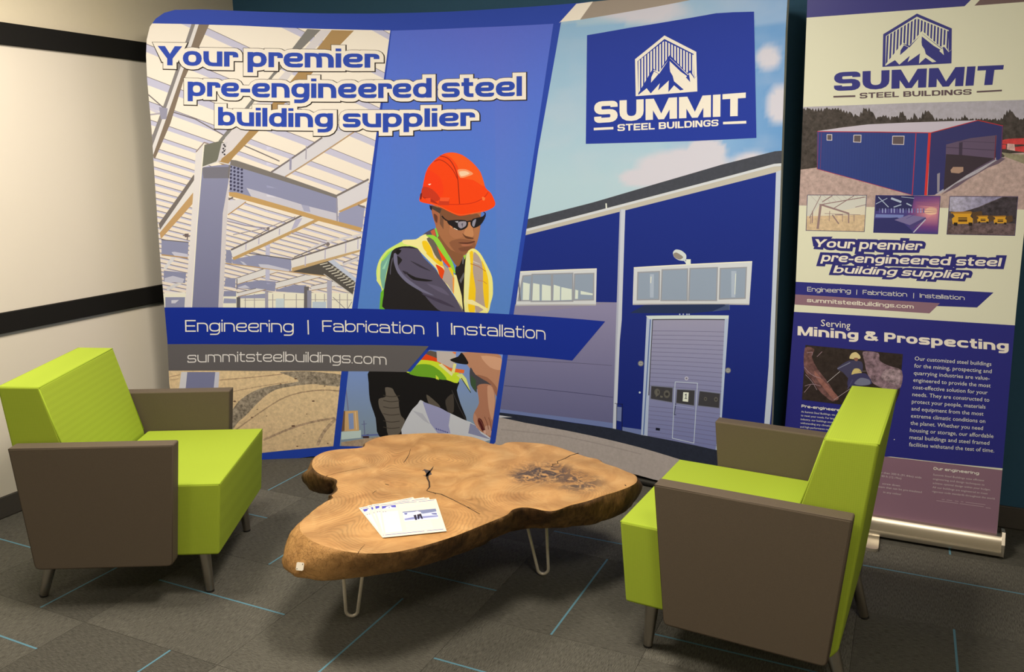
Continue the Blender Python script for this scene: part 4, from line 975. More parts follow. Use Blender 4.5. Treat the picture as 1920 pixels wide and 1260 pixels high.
L.add(U2(1345,580, 1365,555, 1445,555, 1445,590, 1410,606, 1350,600), (176, 140, 120)); L.add(U2(1240,610, 1262,600, 1258,750, 1240,755), (150, 140, 150))
L.line(U2(302,278, 800,282, 1190,288, 1560,190, 1756,234), 1.4, RD); L.line(U2(1075,292, 1045,778), 1.8, (176, 52, 80)); L.line(U2(1182,290, 1150,778), 5, (214, 50, 52)); L.line(U2(300,570, 700,680, 1045,776), 1, (170, 50, 80)); L.line(U2(310,285, 303,570), 1, (140, 50, 80)); L.line(U2(335,290, 325,575), .8, (120, 50, 90)); L.line(U2(1752,240, 1738,480), 1, (120, 50, 80)); L.line(U2(1700,310, 1690,500), 1.6, (120, 40, 60))
for q in ((378,302, 416,302, 416,346, 378,345), (588,306, 645,306, 643,362, 586,360), (892,314, 982,314, 978,380, 890,378)):
    L.add(U2(*q), (96, 82, 84)); w = U2(*q); L.line(w + w[:1], 1.2, (222, 208, 206))
# three small photos
a = U2(225,775, 688,777, 670,1062, 214,1052); L.add(a, (224, 212, 188))
L.add(U2(226,778, 686,780, 684,860, 470,900, 330,840, 240,960, 222,960), (212, 206, 192)); L.add(U2(218,940, 680,930, 672,1060, 214,1050), (214, 184, 146), .3)
for q, w in (((330,845, 305,1040), 4.4), ((330,850, 680,790), 1.8), ((330,850, 550,920), 3.2), ((240,955, 330,780), 1.4), ((340,830, 420,780), 2), ((430,880, 590,780), 1.6), ((548,915, 548,995), 2.4), ((265,900, 262,995), 2), ((590,930, 590,980), 1.2), ((400,900, 395,980), 1.2), ((440,930, 500,930), 1.6), ((500,920, 500,985), 1), ((600,870, 684,850), 1.2), ((420,930, 470,1000), 2.4), ((250,930, 250,1000), 1.2), ((360,920, 640,930), .9)): L.line(U2(*q), w, (148, 120, 118))
for k in range(9): L.line(U2(250+50*k,778, 320+46*k,850-6*k), .6, (180, 168, 160))
L.line(a + a[:1], 1.1, (58, 52, 96))
a = U2(760,778, 1265,784, 1245,1080, 742,1068)
L.add(a, lambda x, y: (70 + max(0, 190-math.hypot(x-1744, y-396)*4.2), 62 + max(0, 110-math.hypot(x-1744, y-396)*3.2), 128 + max(0, 30-math.hypot(x-1744, y-396)*1)))
L.add(U2(762,780, 1060,784, 1040,900, 900,880, 760,900), (44, 44, 92))
for q, w in (((880,800, 960,830), 4), ((900,870, 960,850), 2), ((1000,840, 1040,860), 2.4), ((760,845, 850,800), 1.2), ((780,790, 860,870), 1.6), ((960,790, 1060,800), 1)): L.line(U2(*q), w, (176, 186, 226))
for k in range(16): L.line(U2(790+23*k,880, 790+23*k,915), 2.2, (156, 160, 206) if k % 3 else (90, 90, 150))
L.add(U2(760,925, 980,930, 970,955, 755,950), (120, 130, 186)); L.add(U2(750,960, 930,950, 1050,1060, 1040,1076, 744,1066), (48, 48, 104)); L.add(U2(905,970, 1020,930, 1150,950, 1025,1010), (124, 112, 156)); L.add(U2(1025,1010, 1150,950, 1155,965, 1030,1045), (78, 66, 120)); L.line(U2(1055,1068, 1150,965), 2, (196, 190, 220)); L.line(U2(1000,960, 1080,920), 1, (90, 84, 140))
L.add(smooth(U2(1140,900, 1180,870, 1235,880, 1235,920, 1190,930, 1150,920), 1), (250, 190, 160))
for k in range(5): L.line(U2(1080,830+22*k, 1250,850+14*k), .8, (150, 96, 120))
L.line(a + a[:1], 1.1, (50, 48, 110))
a = U2(1340,785, 1872,788, 1848,1092, 1316,1082); L.add(a, (96, 82, 84), .4)
L.add(U2(1342,788, 1750,790, 1560,870, 1430,910, 1335,900), lambda x, y: (176-(x-1790)*.5, 168-(x-1790)*.5, 186-(x-1790)*.4), .5)
L.add(U2(1870,792, 1750,792, 1580,868, 1440,905, 1500,960, 1856,1000), (64, 56, 62), .9); L.add(U2(1325,1000, 1855,1000, 1848,1090, 1317,1080), (104, 84, 84), .9); L.add(U2(1335,905, 1420,905, 1440,960, 1330,960), (80, 70, 72), .6)
for x, y, s in ((1440, 950, 1.), (1600, 960, .55), (1735, 965, .62)):
    P = lambda *c: U2(*[v for i in range(0, len(c), 2) for v in (x + c[i]*s, y + c[i+1]*s)])
    L.add(P(-85,-42, 75,-42, 60,-8, 80,10, 78,50, -78,52, -85,10, -62,-8), (222, 160, 44)); L.add(P(-95,-42, 60,-48, 80,-40, 78,-30, -90,-30), (168, 116, 44)); L.add(P(-35,0, 35,0, 35,34, -35,34), (92, 62, 30)); L.line(P(-35,12, 35,12), .8*s+.3, (226, 170, 60)); L.add(P(-70,40, -40,40, -42,66, -70,64), (34, 28, 28)); L.add(P(45,40, 76,40, 76,66, 48,66), (34, 28, 28)); L.add(P(70,-40, 150,-50, 160,20, 90,50), (90, 66, 44))
L.line(a + a[:1], 1.1, (60, 50, 92))
# navy and mauve fields, ribbons
L.add(U3(130,410, 560,432, 1100,462, 1682,494, 1552,612, 1180,598, 700,560, 125,508), NV); L.add(U3(120,508, 700,544, 1262,578, 1180,658, 600,620, 115,588), MV)
L.add(U3(60,642, 117,645, 700,678, 1860,752) + U5(1416,300, 1415,310, 900,262, 265,190) + [(1500, 860), (1440, 852), (1440, 620)], NV)
L.add(U5(1415,330, 1400,1400, -1000,1200, -1000,60, 268,196, 900,268), MV)
L.build('printed_film', ban, .0005, dz=.1)
# emblem + lettering
def E1(*a):   # emblem coordinates of the display crop -> banner crop
    out = []
    for x, y in zip(a[::2], a[1::2]):
        u = (x-757)/(1212-757); v = (y-(710-u*35))/( (675-383) )     # 0 at base, -1 at the right shoulder
        X = 766 + u*(1275-766) + (-v)*12; Y = 494 - u*26 + v*258
        out.append((1460 + X/3.937, Y/3.937))
    return out
L = BL(); INKB = (44, 46, 124)
logo(L, E1, INKB, CR, None, None)
put_text(L, 'SUMMIT', U1(408,672, 1020,648, 1640,624), U1(410,535, 1025,508, 1662,480), 1.30, INKB, t=.38, th=.30, gap=.10)
put_text(L, 'STEEL BUILDINGS', U1(598,727, 1000,712, 1424,698), U1(598,686, 1000,672, 1424,658), 1.30, (92, 72, 78), t=.31, th=.26, gap=.13)
L.add(U1(404,708, 566,703, 566,716, 404,721), (92, 72, 78)); L.add(U1(1462,672, 1648,662, 1648,674, 1462,684), (92, 72, 78))
L.build('lettering', ban, .0009)
HB = [('Your premier', U3(270,135, 700,155, 1110,162), U3(275,90, 700,100, 1115,112)), ('pre-engineered steel', U3(330,250, 1000,272, 1735,290), U3(335,200, 1000,222, 1735,240)), ('building supplier', U3(425,340, 950,362, 1470,388), U3(430,296, 960,318, 1480,340))]
for grow, col, off in ((.42, (46, 44, 116), .0009), (0, (240, 232, 208), .0013)):
    L = BL()
    for t_, b_, u_ in HB: put_text(L, t_, b_, u_, 1.0, col, t=.30, th=.23, gap=.12, grow=grow, shear=.16)
    L.build('lettering', ban, off)
L = BL(); WB = (234, 226, 216)
put_text(L, 'Engineering', U3(224,485, 390,492, 565,500), U3(224,450, 390,458, 565,466), 1.3, WB, t=.15, gap=.14); L.line(U3(612,472, 610,512), 1.1, WB)
put_text(L, 'Fabrication', U3(658,508, 830,518, 1005,527), U3(658,474, 830,484, 1005,492), 1.3, WB, t=.15, gap=.14); L.line(U3(1057,498, 1055,540), 1.1, WB)
put_text(L, 'Installation', U3(1104,534, 1280,543, 1455,553), U3(1104,500, 1280,510, 1455,520), 1.3, WB, t=.15, gap=.14)
put_text(L, 'summitsteelbuildings.com', U3(220,568, 640,595, 1056,620), U3(222,545, 640,570, 1058,597), 1.0, (240, 232, 216), t=.24, th=.20, gap=.14)
put_text(L, 'Mining & Prospecting', U3(148,828, 950,888, 1800,952), U3(150,757, 950,815, 1800,877), 1.3, (242, 234, 212), t=.36, th=.28, gap=.12)
def sans(txt, b, t, col=(232, 226, 222), bold=.0):
    put_text(L, txt, b, t, 1.0, col, polys=font_polys(txt, bold))
sans('Serving', U3(330,756, 450,766, 560,776), U3(332,704, 450,714, 562,722), (238, 232, 222), 0)
body = ['Our customized steel buildings', 'for the mining, prospecting and', 'quarrying industries are value-', 'engineered to provide the most', 'cost-effective solution for your', 'needs. They are constructed to', 'protect your people, materials', 'and equipment from the most', 'extreme climatic conditions on', 'the planet. Whether you need', 'housing or storage, our affordable', 'metal buildings and steel framed', 'facilities withstand the test of time.']
xr = [1664, 1666, 1650, 1658, 1634, 1648, 1618, 1602, 1616, 1598, 1680, 1648, 1686]
for k, (s_, x1) in enumerate(zip(body, xr)):
    x0 = 1064 - k*3.7; y0 = 148 + k*56.0; sl = .074
    y1 = y0 + (x1-x0)*sl
    sans(s_, U4(x0,y0, x1,y1), U4(x0+2,y0-31, x1+2,y1-31))
# small print: left column and the foot
put_text(L, 'Pre-engineered steel', U4(178,516, 400,540, 622,566), U4(180,494, 401,518, 624,544), 1.3, WB, t=.27, gap=.14)
for k, s_ in enumerate(('At Summit Steel Buildings, we engineer buildings', 'to meet your needs. For large and small', 'industry, our buildings accommodate loads,', 'withstanding any climatic condition', 'and high-performance needs')):
    x0 = 176-k*2; y0 = 556 + k*29.5; x1 = x0 + (428, 360, 396, 332, 250)[k]; y1 = y0 + (x1-x0)*.10
    sans(s_, U4(x0,y0, x1,y1), U4(x0+1,y0-15, x1+1,y1-15), bold=0)
put_text(L, 'Our engineering', U5(682,318, 900,340, 1132,368), U5(684,290, 900,312, 1134,340), 1.3, (236, 224, 212), t=.26, gap=.14)
for k, (s_, x1) in enumerate((('Summit Steel Buildings uses efficient', 1182), ('engineering and design techniques to', 1186), ('achieve optimal design within your budget.', 1246), ('All our buildings are engineered to meet', 1216), ('rigorous code standards throughout the world.', 1292))):
    x0 = 680 - k*2.2; y0 = 374 + k*41.2; y1 = y0 + (x1-x0)*.118
    sans(s_, U5(x0,y0, x1,y1), U5(x0+1,y0-18, x1+1,y1-18), (214, 196, 188), 0)
for s_, x0, y0, x1 in (('taller than 300 ft (91.44m) wide', 110,346, 566), ('40 ft (12.19m)', 170,388, 368), ('screw down', 180,462, 354), ('system that can be pre-insulated', 110,488, 568), ('in any colour', 190,546, 368)):
    y1 = y0 + (x1-x0)*.13
    sans(s_, U5(x0,y0, x1,y1), U5(x0+1,y0-19, x1+1,y1-19), (214, 196, 188), 0)
for x0, x1, y0 in ((765,795,606), (812,868,612), (895,930,622), (952,978,628), (1000,1195,634), (712,928,618), (942,1178,648), (1198,1248,688)):
    L.add(U5(x0,y0, x1,y0+(x1-x0)*.13, x1,y0+(x1-x0)*.13+7, x0,y0+7), (178, 148, 152))
# photo of the two miners
a = U4(210,28, 972,100, 946,400, 890,545, 182,456); L.add(a, (52, 42, 38), .5)
L.add(smooth(U4(205,50, 280,60, 260,120, 300,210, 400,340, 450,440, 420,470, 330,400, 260,300, 200,220), 1), (112, 78, 74), .8); L.add(smooth(U4(280,230, 300,250, 400,360, 470,440, 440,460, 380,400, 290,280), 1), (150, 100, 88), .4)
for q in ((200,200, 250,260, 330,290), (210,260, 260,310, 300,380), (205,350, 260,330, 330,350), (200,400, 250,340), (220,90, 270,80, 260,110), (340,80, 300,120)): L.line(smopen(U4(*q)), .8, (170, 140, 146))
L.add(smooth(U4(660,80, 780,90, 790,150, 860,190, 965,230, 955,360, 860,380, 740,330, 690,240, 670,150), 1), (136, 110, 116), .9); L.add(smooth(U4(840,220, 950,230, 940,340, 860,320, 800,280), 1), (160, 136, 138), .9)
L.add(smooth(U4(550,150, 650,160, 655,230, 600,260, 560,300, 500,240, 470,225, 460,205), 1), (70, 66, 92)); L.line(U4(460,215, 560,165), 1.6, (130, 130, 150)); L.line(U4(380,320, 480,235), .8, (196, 186, 180)); L.add(smooth(U4(555,135, 570,95, 605,84, 635,110, 636,136), 1), (222, 200, 140)); L.add(smooth(U4(590,130, 620,130, 615,155, 595,150), 1), (150, 104, 84))
L.add(smooth(U4(570,260, 590,215, 630,215, 650,245, 620,262), 1), (214, 190, 120)); L.add(smooth(U4(560,265, 680,250, 730,330, 640,350, 540,350), 1), (64, 60, 96)); L.add(smooth(U4(590,330, 640,285, 710,300, 715,335, 650,345), 1), (120, 120, 140)); L.line(U4(430,460, 560,370), .8, (180, 160, 160)); L.line(U4(540,370, 580,300), 2, (80, 74, 110)); L.line(U4(630,235, 690,232), 1, (120,110,110))
L.dot(*U4(905,768)[0], 1, WB, 6)
L.build('lettering', ban, .0009)
# the film itself and its hardware
mesh_obj('banner_film', [(-.412,YB,.06), (.438,YB,.06), (.425,YB,.5), (.410,YB,1.0), (.400,YB,1.6), (.415,YB,2.25), (-.425,YB,2.25), (-.41,YB,1.6), (-.398,YB,1.0), (-.405,YB,.5)] +
         [(x, YB+.0008, z) for x, z in ((-.412,.06), (.438,.06), (.425,.5), (.410,1.0), (.400,1.6), (.415,2.25), (-.425,2.25), (-.41,1.6), (-.398,1.0), (-.405,.5))],
         [tuple(range(10)), tuple(range(19, 9, -1))] + [(i, i+10, (i+1) % 10 + 10, (i+1) % 10) for i in range(10)], MAT['sheet_back'], ban)
x0, x1 = -.425, .452
prof = [(YB-.012, .088), (YB-.022, .086), (YB-.034, .072), (YB-.040, .050), (YB-.043, .036), (YB-.052, .034), (YB-.055, .026), (YB-.052, .014), (YB+.055, .014), (YB+.055, .03), (YB+.04, .07), (YB+.02, .086), (YB+.004, .088)]
bm = bmesh.new(); A_ = [bm.verts.new((x0, y, z)) for y, z in prof]; B_ = [bm.verts.new((x1, y, z)) for y, z in prof]; n = len(prof)
for i in range(n): bm.faces.new((A_[i], A_[(i+1) % n], B_[(i+1) % n], B_[i]))
bm.faces.new(A_[::-1]); bm.faces.new(B_); bmesh.ops.recalc_face_normals(bm, faces=bm.faces[:])
autosmooth(bm_obj('base_cassette', bm, MAT['alu'], ban), 35)
for a_ in (x0-.012, x1):
    bm = bmesh.new()
    pr_ = [(YB-.045, .010), (YB+.06, .010), (YB+.06, .09), (YB+.02, .105), (YB-.02, .105), (YB-.045, .06)]
    P_ = [bm.verts.new((a_, y, z)) for y, z in pr_]; Q_ = [bm.verts.new((a_+.012, y, z)) for y, z in pr_]
    for i in range(6): bm.faces.new((P_[i], P_[(i+1) % 6], Q_[(i+1) % 6], Q_[i]))
    bm.faces.new(P_[::-1]); bm.faces.new(Q_)
    bmesh.ops.recalc_face_normals(bm, faces=bm.faces[:]); bm_obj('end_cap', bm, MAT['alu_light'], ban)
for xa in (-.36, -.02):
    bm = bmesh.new(); w = .028; pts = [(xa-w, YB+.05), (xa-w, YB-.165)] + [(xa-w+.02*(1-math.cos(t)), YB-.165-.02*math.sin(t)) for t in (.5, 1., 1.57)] + [(xa+w-.02*(1-math.cos(t)), YB-.165-.02*math.sin(t)) for t in (1.57, 1., .5)] + [(xa+w, YB-.165), (xa+w, YB+.05)]
    a_ = [bm.verts.new((x, y, .001)) for x, y in pts]; b_ = [bm.verts.new((x, y, .0135)) for x, y in pts]; n = len(pts)
    for i in range(n): bm.faces.new((a_[i], a_[(i+1) % n], b_[(i+1) % n], b_[i]))
    bm.faces.new(a_); bm.faces.new(b_); bmesh.ops.recalc_face_normals(bm, faces=bm.faces[:])
    bm_obj('foot', bm, MAT['alu_light'], ban)
box('top_rail', -.43, .42, YB-.01, YB+.012, 2.245, 2.275, MAT['alu'], ban, bev=.003)
bm = bmesh.new(); tube_bm(bm, [(0, YB+.03, .05), (0, YB+.03, 2.25)], .008, 8); bm_obj('support_pole', bm, MAT['alu'], ban, True)

# ---------------------------------------------------------------- armchairs
q = .9525
C = dict(xft=.367, xfb=.340, ws=.330, zs=.474, zb=.183, wi=.331, wo=.394, xat=.231, xab=.186, xrt=-.362, xrb=-.325, za=.654, zab=.172, bx1=-.259, bz1=.864, bx2=-.410, bz2=.869, bx0=-.160, bx3=-.345, bz3=.161, wb=.322, lfx=.275, lrx=-.372, ly=.268)
C = {k: v*q for k, v in C.items()}
def prism(prof, y0, y1, bev, seg=3):
    "closed x-z profile extruded along y, edges rounded"
    bm = bmesh.new(); n = len(prof)
    a = [bm.verts.new((x, y0, z)) for x, z in prof]; b = [bm.verts.new((x, y1, z)) for x, z in prof]
    for i in range(n): bm.faces.new((a[i], a[(i+1) % n], b[(i+1) % n], b[i]))
    bm.faces.new(a[::-1]); bm.faces.new(b)
    bmesh.ops.recalc_face_normals(bm, faces=bm.faces[:])
    if bev: bmesh.ops.bevel(bm, geom=bm.edges[:], offset=bev, segments=seg, profile=.5, affect='EDGES')
    return bm
def seam(name, loops, r, m, parent):
    bm = bmesh.new()
    for pts, cl in loops: tube_bm(bm, pts, r, 6, cl)
    return bm_obj(name, bm, m, parent, True)
def make_chair():
    r = empty('armchair')
    c = C; ws = c['ws']
    st = autosmooth(bm_obj('seat', prism([(c['xft'], c['zs']), (c['xfb'], c['zb']), (c['bx3']+.12, c['zb']), (c['bx0']+.01, c['zs'])], -ws, ws, .009), MAT['green'], r), 60)
    e = .0035
    seam('seat_seam', [([(c['bx0']+.02, -ws+e, c['zs']-e), (c['xft']-e, -ws+e, c['zs']-e), (c['xft']-e, ws-e, c['zs']-e), (c['bx0']+.02, ws-e, c['zs']-e)], False)], .0028, MAT['green_seam'], st)
    wb_ = c['wb']
    fb = c['bx0'] + (c['bx0']-c['bx1'])*(c['zs']-c['zb'])/(c['bz1']-c['zs'])
    bk = autosmooth(bm_obj('backrest', prism([(c['bx1'], c['bz1']), (c['bx0'], c['zs']), (c['bx0']+.0, c['zs']-.12), (c['bx3']+.115, c['bz3']), (c['bx3']+.02, c['bz3']), (c['bx3'], c['bz3']+.03), (c['bx2'], c['bz2'])], -wb_, wb_, .009), MAT['green'], r), 60)
    t = [(c['bx1']-.002, c['bz1']-.001), (c['bx2']+.003, c['bz2']-.003)]
    seam('backrest_seam', [([(t[0][0], -wb_+e, t[0][1]-.003), (t[0][0], wb_-e, t[0][1]-.003), (t[1][0], wb_-e, t[1][1]-.001), (t[1][0], -wb_+e, t[1][1]-.001)], True),
                           ([(c['bx1']-.003, s*(wb_-e), c['bz1']-.01) if k == 0 else (c['bx0']-.003, s*(wb_-e), c['zs']+.01) for k in (0, 1)], False) if False else ([(c['bx1']-.002, wb_-e, c['bz1']-.01), (c['bx0']-.003, wb_-e, c['zs']+.01)], False),
                           ([(c['bx1']-.002, -wb_+e, c['bz1']-.01), (c['bx0']-.003, -wb_+e, c['zs']+.01)], False)], .0028, MAT['green_seam'], bk)
    pr_ = [(c['xat'], c['za']), (c['xab'], c['zab']+.014), (c['xab']-.004, c['zab']+.004), (c['xab']-.014, c['zab']), (c['xrb']+.016, c['zab']), (c['xrb']+.004, c['zab']+.005), (c['xrb'], c['zab']+.016), (c['xrt'], c['za'])]
    for s in (-1, 1):
        a, b = sorted((s*c['wi'], s*c['wo']))
        ar = autosmooth(bm_obj('armrest', prism(pr_, a, b, .007), MAT['brown'], r), 60)
        yo = s*(c['wo']-.003)
        seam('armrest_seam', [([(x + (-.003 if x > 0 else .003), yo, z + (-.003 if z > .3 else .003)) for x, z in pr_], True)], .0022, MAT['brown_seam'], ar)
    for sx, sy in ((1, -1), (1, 1), (-1, -1), (-1, 1)):
        xt, xb = ((c['lfx']-.012, c['lfx']) if sx > 0 else (c['lrx']+.055, c['lrx'])); y = sy*c['ly']; yb = sy*(c['ly']+.004)
        bm = bmesh.new(); tube_bm(bm, [(xt, y, c['zb']+.004), (xb + (xt-xb)*.05, yb, .008)], [.0235, .0155], 20)
        lg = autosmooth(bm_obj('leg', bm, MAT['chrome'], r), 40)
        bm = bmesh.new(); tube_bm(bm, [(xb + (xt-xb)*.05, yb, .0085), (xb, yb, 0.0008)], [.0145, .015], 16); bm_obj('glide', bm, MAT['rubber'], lg)
    return r
def copy_tree(o, parent=None):
    n_ = o.copy(); COL.objects.link(n_)
    if parent: n_.parent = parent
    for ch in list(o.children): copy_tree(ch, n_)
    return n_
ch1 = make_chair(); ch2 = copy_tree(ch1)
ch1.location = (-2.7474*q, 2.3492*q, 0); ch1.rotation_euler.z = .4802
ch2.location = (-.4045*q, 2.8324*q, 0); ch2.rotation_euler.z = 3.0816
tag(ch1, 'lime green armchair with taupe arms beside the whiteboard wall, left of the wooden table', 'armchair', 'lime green armchairs')
tag(ch2, 'lime green armchair with taupe arms in front of the tall roll-up banner', 'armchair', 'lime green armchairs')

# ---------------------------------------------------------------- live-edge coffee table
ZTOP, ZBOT = .40, .285
T3, T4 = Z(500, 780, 3.15), Z(860, 780, 3.705)
top = T3(412,435, 405,405, 410,380, 385,365, 330,350, 285,325, 262,290, 270,250, 300,225, 350,205, 430,192, 560,182, 580,155, 640,128, 720,110, 830,102, 950,97, 1060,100) + \
      T4(0,128, 100,142, 170,165, 220,185, 255,190, 290,197, 330,180, 400,175, 500,180, 600,190, 700,212, 830,258, 900,280, 970,295, 1020,325, 1100,350, 1170,380, 1230,405, 1247,435, 1235,465, 1180,495, 1100,525, 1000,555, 900,590, 780,620, 700,650, 640,660, 580,655, 510,640, 440,635, 380,650, 340,685, 260,720, 150,765, 0,825) + \
      T3(1050,730, 950,760, 850,785, 750,805, 620,812, 500,805, 400,785, 300,755, 230,715, 195,680, 187,645, 200,620, 260,570, 330,510, 380,485, 383,475, 378,465)
topw = [on_z(x, y, ZTOP)[:2] for x, y in top]
botpx = {0: (631,925), 1: (629,921), 2: (622,924), 3: (612,928), 4: (592,924), 5: (573,913), 6: (566.7,897.5),
         36: (1198.5,915), 37: (1197,932), 38: (1178.5,957), 39: (1157,969), 40: (1130,978.4), 41: (1103,986), 42: (1070,989), 43: (1049,990.5), 44: (1033,991), 45: (1016,992), 46: (998,992.5), 47: (980,993.5), 48: (964,997), 49: (952,1001), 50: (930,1011), 51: (900.5,1025.6), 52: (861,1040),
         53: (834,1051), 54: (802,1060), 55: (768,1069), 56: (733,1075.5), 57: (690,1082.5), 58: (645,1087.5), 59: (600,1090.5), 60: (556,1084), 61: (537,1074), 62: (529,1062), 63: (528.6,1050), 64: (533,1038), 65: (550,1018), 66: (578,985), 67: (608,955), 68: (619,940), 69: (626,931)}
assert len(topw) == 70, len(topw)
cen = Vector((sum(p[0] for p in topw)/70, sum(p[1] for p in topw)/70))
botw = []
for i, p in enumerate(topw):
    if i in botpx: botw.append(on_z(*botpx[i], ZBOT)[:2])
    else:
        a, b = Vector(topw[i-1]), Vector(topw[(i+1) % 70]); t = (b-a).normalized(); n = Vector((t.y, -t.x))
        if n.dot(cen - Vector(p)) < 0: n = -n
        botw.append(tuple(Vector(p) + n*.02))
def densify(P, n):
    "closed curve, Catmull-Rom"
    out = []
    for i in range(len(P)):
        p0, p1, p2, p3 = [Vector(P[(i+k) % len(P)]) for k in (-1, 0, 1, 2)]
        for j in range(n):
            t = j/n; out.append(.5*((2*p1) + (p2-p0)*t + (2*p0-5*p1+4*p2-p3)*t*t + (3*p1-p0-3*p2+p3)*t**3))
    return out
TP, BP = densify(topw, 4), densify(botw, 4); NT = len(TP)
table = tag(empty('coffee_table', (0, 0, 0)), 'low live-edge wooden slab coffee table on steel hairpin legs', 'table')
# side: rings from the top edge down, bulging, with bark relief
bm = bmesh.new(); rings = []; LV = [0, .05, .14, .26, .38, .5, .62, .74, .86, .95, 1]
for k, v in enumerate(LV):
    rg = []
    for i in range(NT):
        a = TP[i]; b = BP[i]; p = a*(1-v) + b*v; z = ZTOP - .002 - (ZTOP-ZBOT-.002)*v
        t = (TP[(i+1) % NT] - TP[i-1]).normalized(); n = Vector((-t.y, t.x))
        if n.dot(p - cen) < 0 and False: n = -n
        bul = .012*math.sin(math.pi*min(1, v*1.05)) if 0 < v < 1 else (-.004 if v == 0 else -.006)
        nz = noise.fractal(Vector((a.x*16, a.y*16, z*14)), 1., 2., 4)*.0065 + noise.noise(Vector((a.x*46, a.y*46, z*18)))*.0032
        if v in (0,): nz = 0
        rg.append((p, n, bul + nz, z))
    rings.append(rg)
sgn = 1 if area2([tuple(p) for p in TP]) < 0 else -1
RV = [[bm.verts.new((p.x + n.x*o*sgn, p.y + n.y*o*sgn, z)) for p, n, o, z in rg] for rg in rings]
for k in range(len(LV)-1):
    for i in range(NT):
        j = (i+1) % NT; bm.faces.new((RV[k][i], RV[k][j], RV[k+1][j], RV[k+1][i]))
bm.faces.new(RV[-1]); bmesh.ops.recalc_face_normals(bm, faces=bm.faces[:])
def bark(nt, N, L, b, tc, mx):
    geo = N.new('ShaderNodeNewGeometry')
    n1 = N.new('ShaderNodeTexNoise'); n1.inputs['Scale'].default_value = 9; n1.inputs['Detail'].default_value = 6; n1.inputs['Roughness'].default_value = .65; L.new(tc.outputs['Object'], n1.inputs['Vector'])
    cr = N.new('ShaderNodeValToRGB'); e = cr.color_ramp.elements
    e[0].position = .34; e[0].color = (.05, .024, .009, 1); e[1].position = .70; e[1].color = (.30, .165, .062, 1)
    m_ = cr.color_ramp.elements.new(.5); m_.color = (.14, .072, .027, 1)
    L.new(n1.outputs['Fac'], cr.inputs[0])
    mp = N.new('ShaderNodeMapping'); mp.inputs['Scale'].default_value = (26, 26, 44); mp.inputs['Rotation'].default_value = (.7, .5, .3); L.new(tc.outputs['Object'], mp.inputs[0])
    vo = N.new('ShaderNodeTexVoronoi'); vo.feature = 'DISTANCE_TO_EDGE'; vo.inputs['Scale'].default_value = 1.
    wz = N.new('ShaderNodeTexNoise'); wz.inputs['Scale'].default_value = 12; wz.inputs['Detail'].default_value = 3; L.new(tc.outputs['Object'], wz.inputs['Vector'])
    wa = N.new('ShaderNodeVectorMath'); wa.operation = 'MULTIPLY_ADD'; wa.inputs[1].default_value = (2.2, 2.2, 2.2); L.new(wz.outputs['Color'], wa.inputs[0]); L.new(mp.outputs[0], wa.inputs[2]); L.new(wa.outputs[0], vo.inputs['Vector'])
    st_ = N.new('ShaderNodeMapping'); st_.inputs['Scale'].default_value = (55, 55, 12); st_.inputs['Rotation'].default_value = (.6, .4, .2); L.new(tc.outputs['Object'], st_.inputs[0])
    ns = N.new('ShaderNodeTexNoise'); ns.inputs['Scale'].default_value = 1; ns.inputs['Detail'].default_value = 5; ns.inputs['Roughness'].default_value = .7; L.new(st_.outputs[0], ns.inputs['Vector'])
    nr = N.new('ShaderNodeMapRange'); nr.inputs[1].default_value = .3; nr.inputs[2].default_value = .7; nr.inputs[3].default_value = .35; nr.inputs[4].default_value = 1.25; L.new(ns.outputs['Fac'], nr.inputs[0])
    mr = N.new('ShaderNodeMapRange'); mr.inputs[1].default_value = 0; mr.inputs[2].default_value = .035; mr.inputs[3].default_value = .42; L.new(vo.outputs['Distance'], mr.inputs[0])
    m2 = N.new('ShaderNodeMix'); m2.data_type = 'RGBA'; m2.blend_type = 'MULTIPLY'; m2.inputs[0].default_value = 1
    L.new(cr.outputs[0], m2.inputs[6]); L.new(nr.outputs[0], m2.inputs[7])
    # left lobe: light on its front-left facing side put into a paler wood colour
    sp = N.new('ShaderNodeSeparateXYZ'); L.new(tc.outputs['Object'], sp.inputs[0])
    mk = N.new('ShaderNodeMapRange'); mk.inputs[1].default_value = -1.30; mk.inputs[2].default_value = -1.60; L.new(sp.outputs[0], mk.inputs[0])
    my = N.new('ShaderNodeMapRange'); my.inputs[1].default_value = 2.30; my.inputs[2].default_value = 2.20; L.new(sp.outputs[1], my.inputs[0])
    mm = N.new('ShaderNodeMath'); mm.operation = 'MULTIPLY'; L.new(mk.outputs[0], mm.inputs[0]); L.new(my.outputs[0], mm.inputs[1])
    cr2 = N.new('ShaderNodeValToRGB'); e = cr2.color_ramp.elements; e[0].position = .3; e[0].color = (.30, .15, .045, 1); e[1].position = .65; e[1].color = (.66, .38, .14, 1); L.new(n1.outputs['Fac'], cr2.inputs[0])
    m4 = N.new('ShaderNodeMix'); m4.data_type = 'RGBA'; m4.blend_type = 'MULTIPLY'; m4.inputs[0].default_value = .75
    L.new(cr2.outputs[0], m4.inputs[6]); L.new(mr.outputs[0], m4.inputs[7])
    m5 = N.new('ShaderNodeMix'); m5.data_type = 'RGBA'; L.new(mm.outputs[0], m5.inputs[0]); L.new(m2.outputs[2], m5.inputs[6]); L.new(m4.outputs[2], m5.inputs[7])
    L.new(m5.outputs[2], b.inputs['Base Color'])
    ad = N.new('ShaderNodeMath'); ad.operation = 'ADD'; L.new(n1.outputs['Fac'], ad.inputs[0]); L.new(nr.outputs[0], ad.inputs[1])
    bp = N.new('ShaderNodeBump'); bp.inputs['Strength'].default_value = .6; bp.inputs['Distance'].default_value = .006; L.new(ad.outputs[0], bp.inputs['Height']); L.new(bp.outputs[0], b.inputs['Normal'])
MAT['bark'] = mat('live_edge_bark', (.25, .13, .05), .62, spec=.35, build=bark)
bm_obj('live_edge', bm, MAT['bark'], table, True)
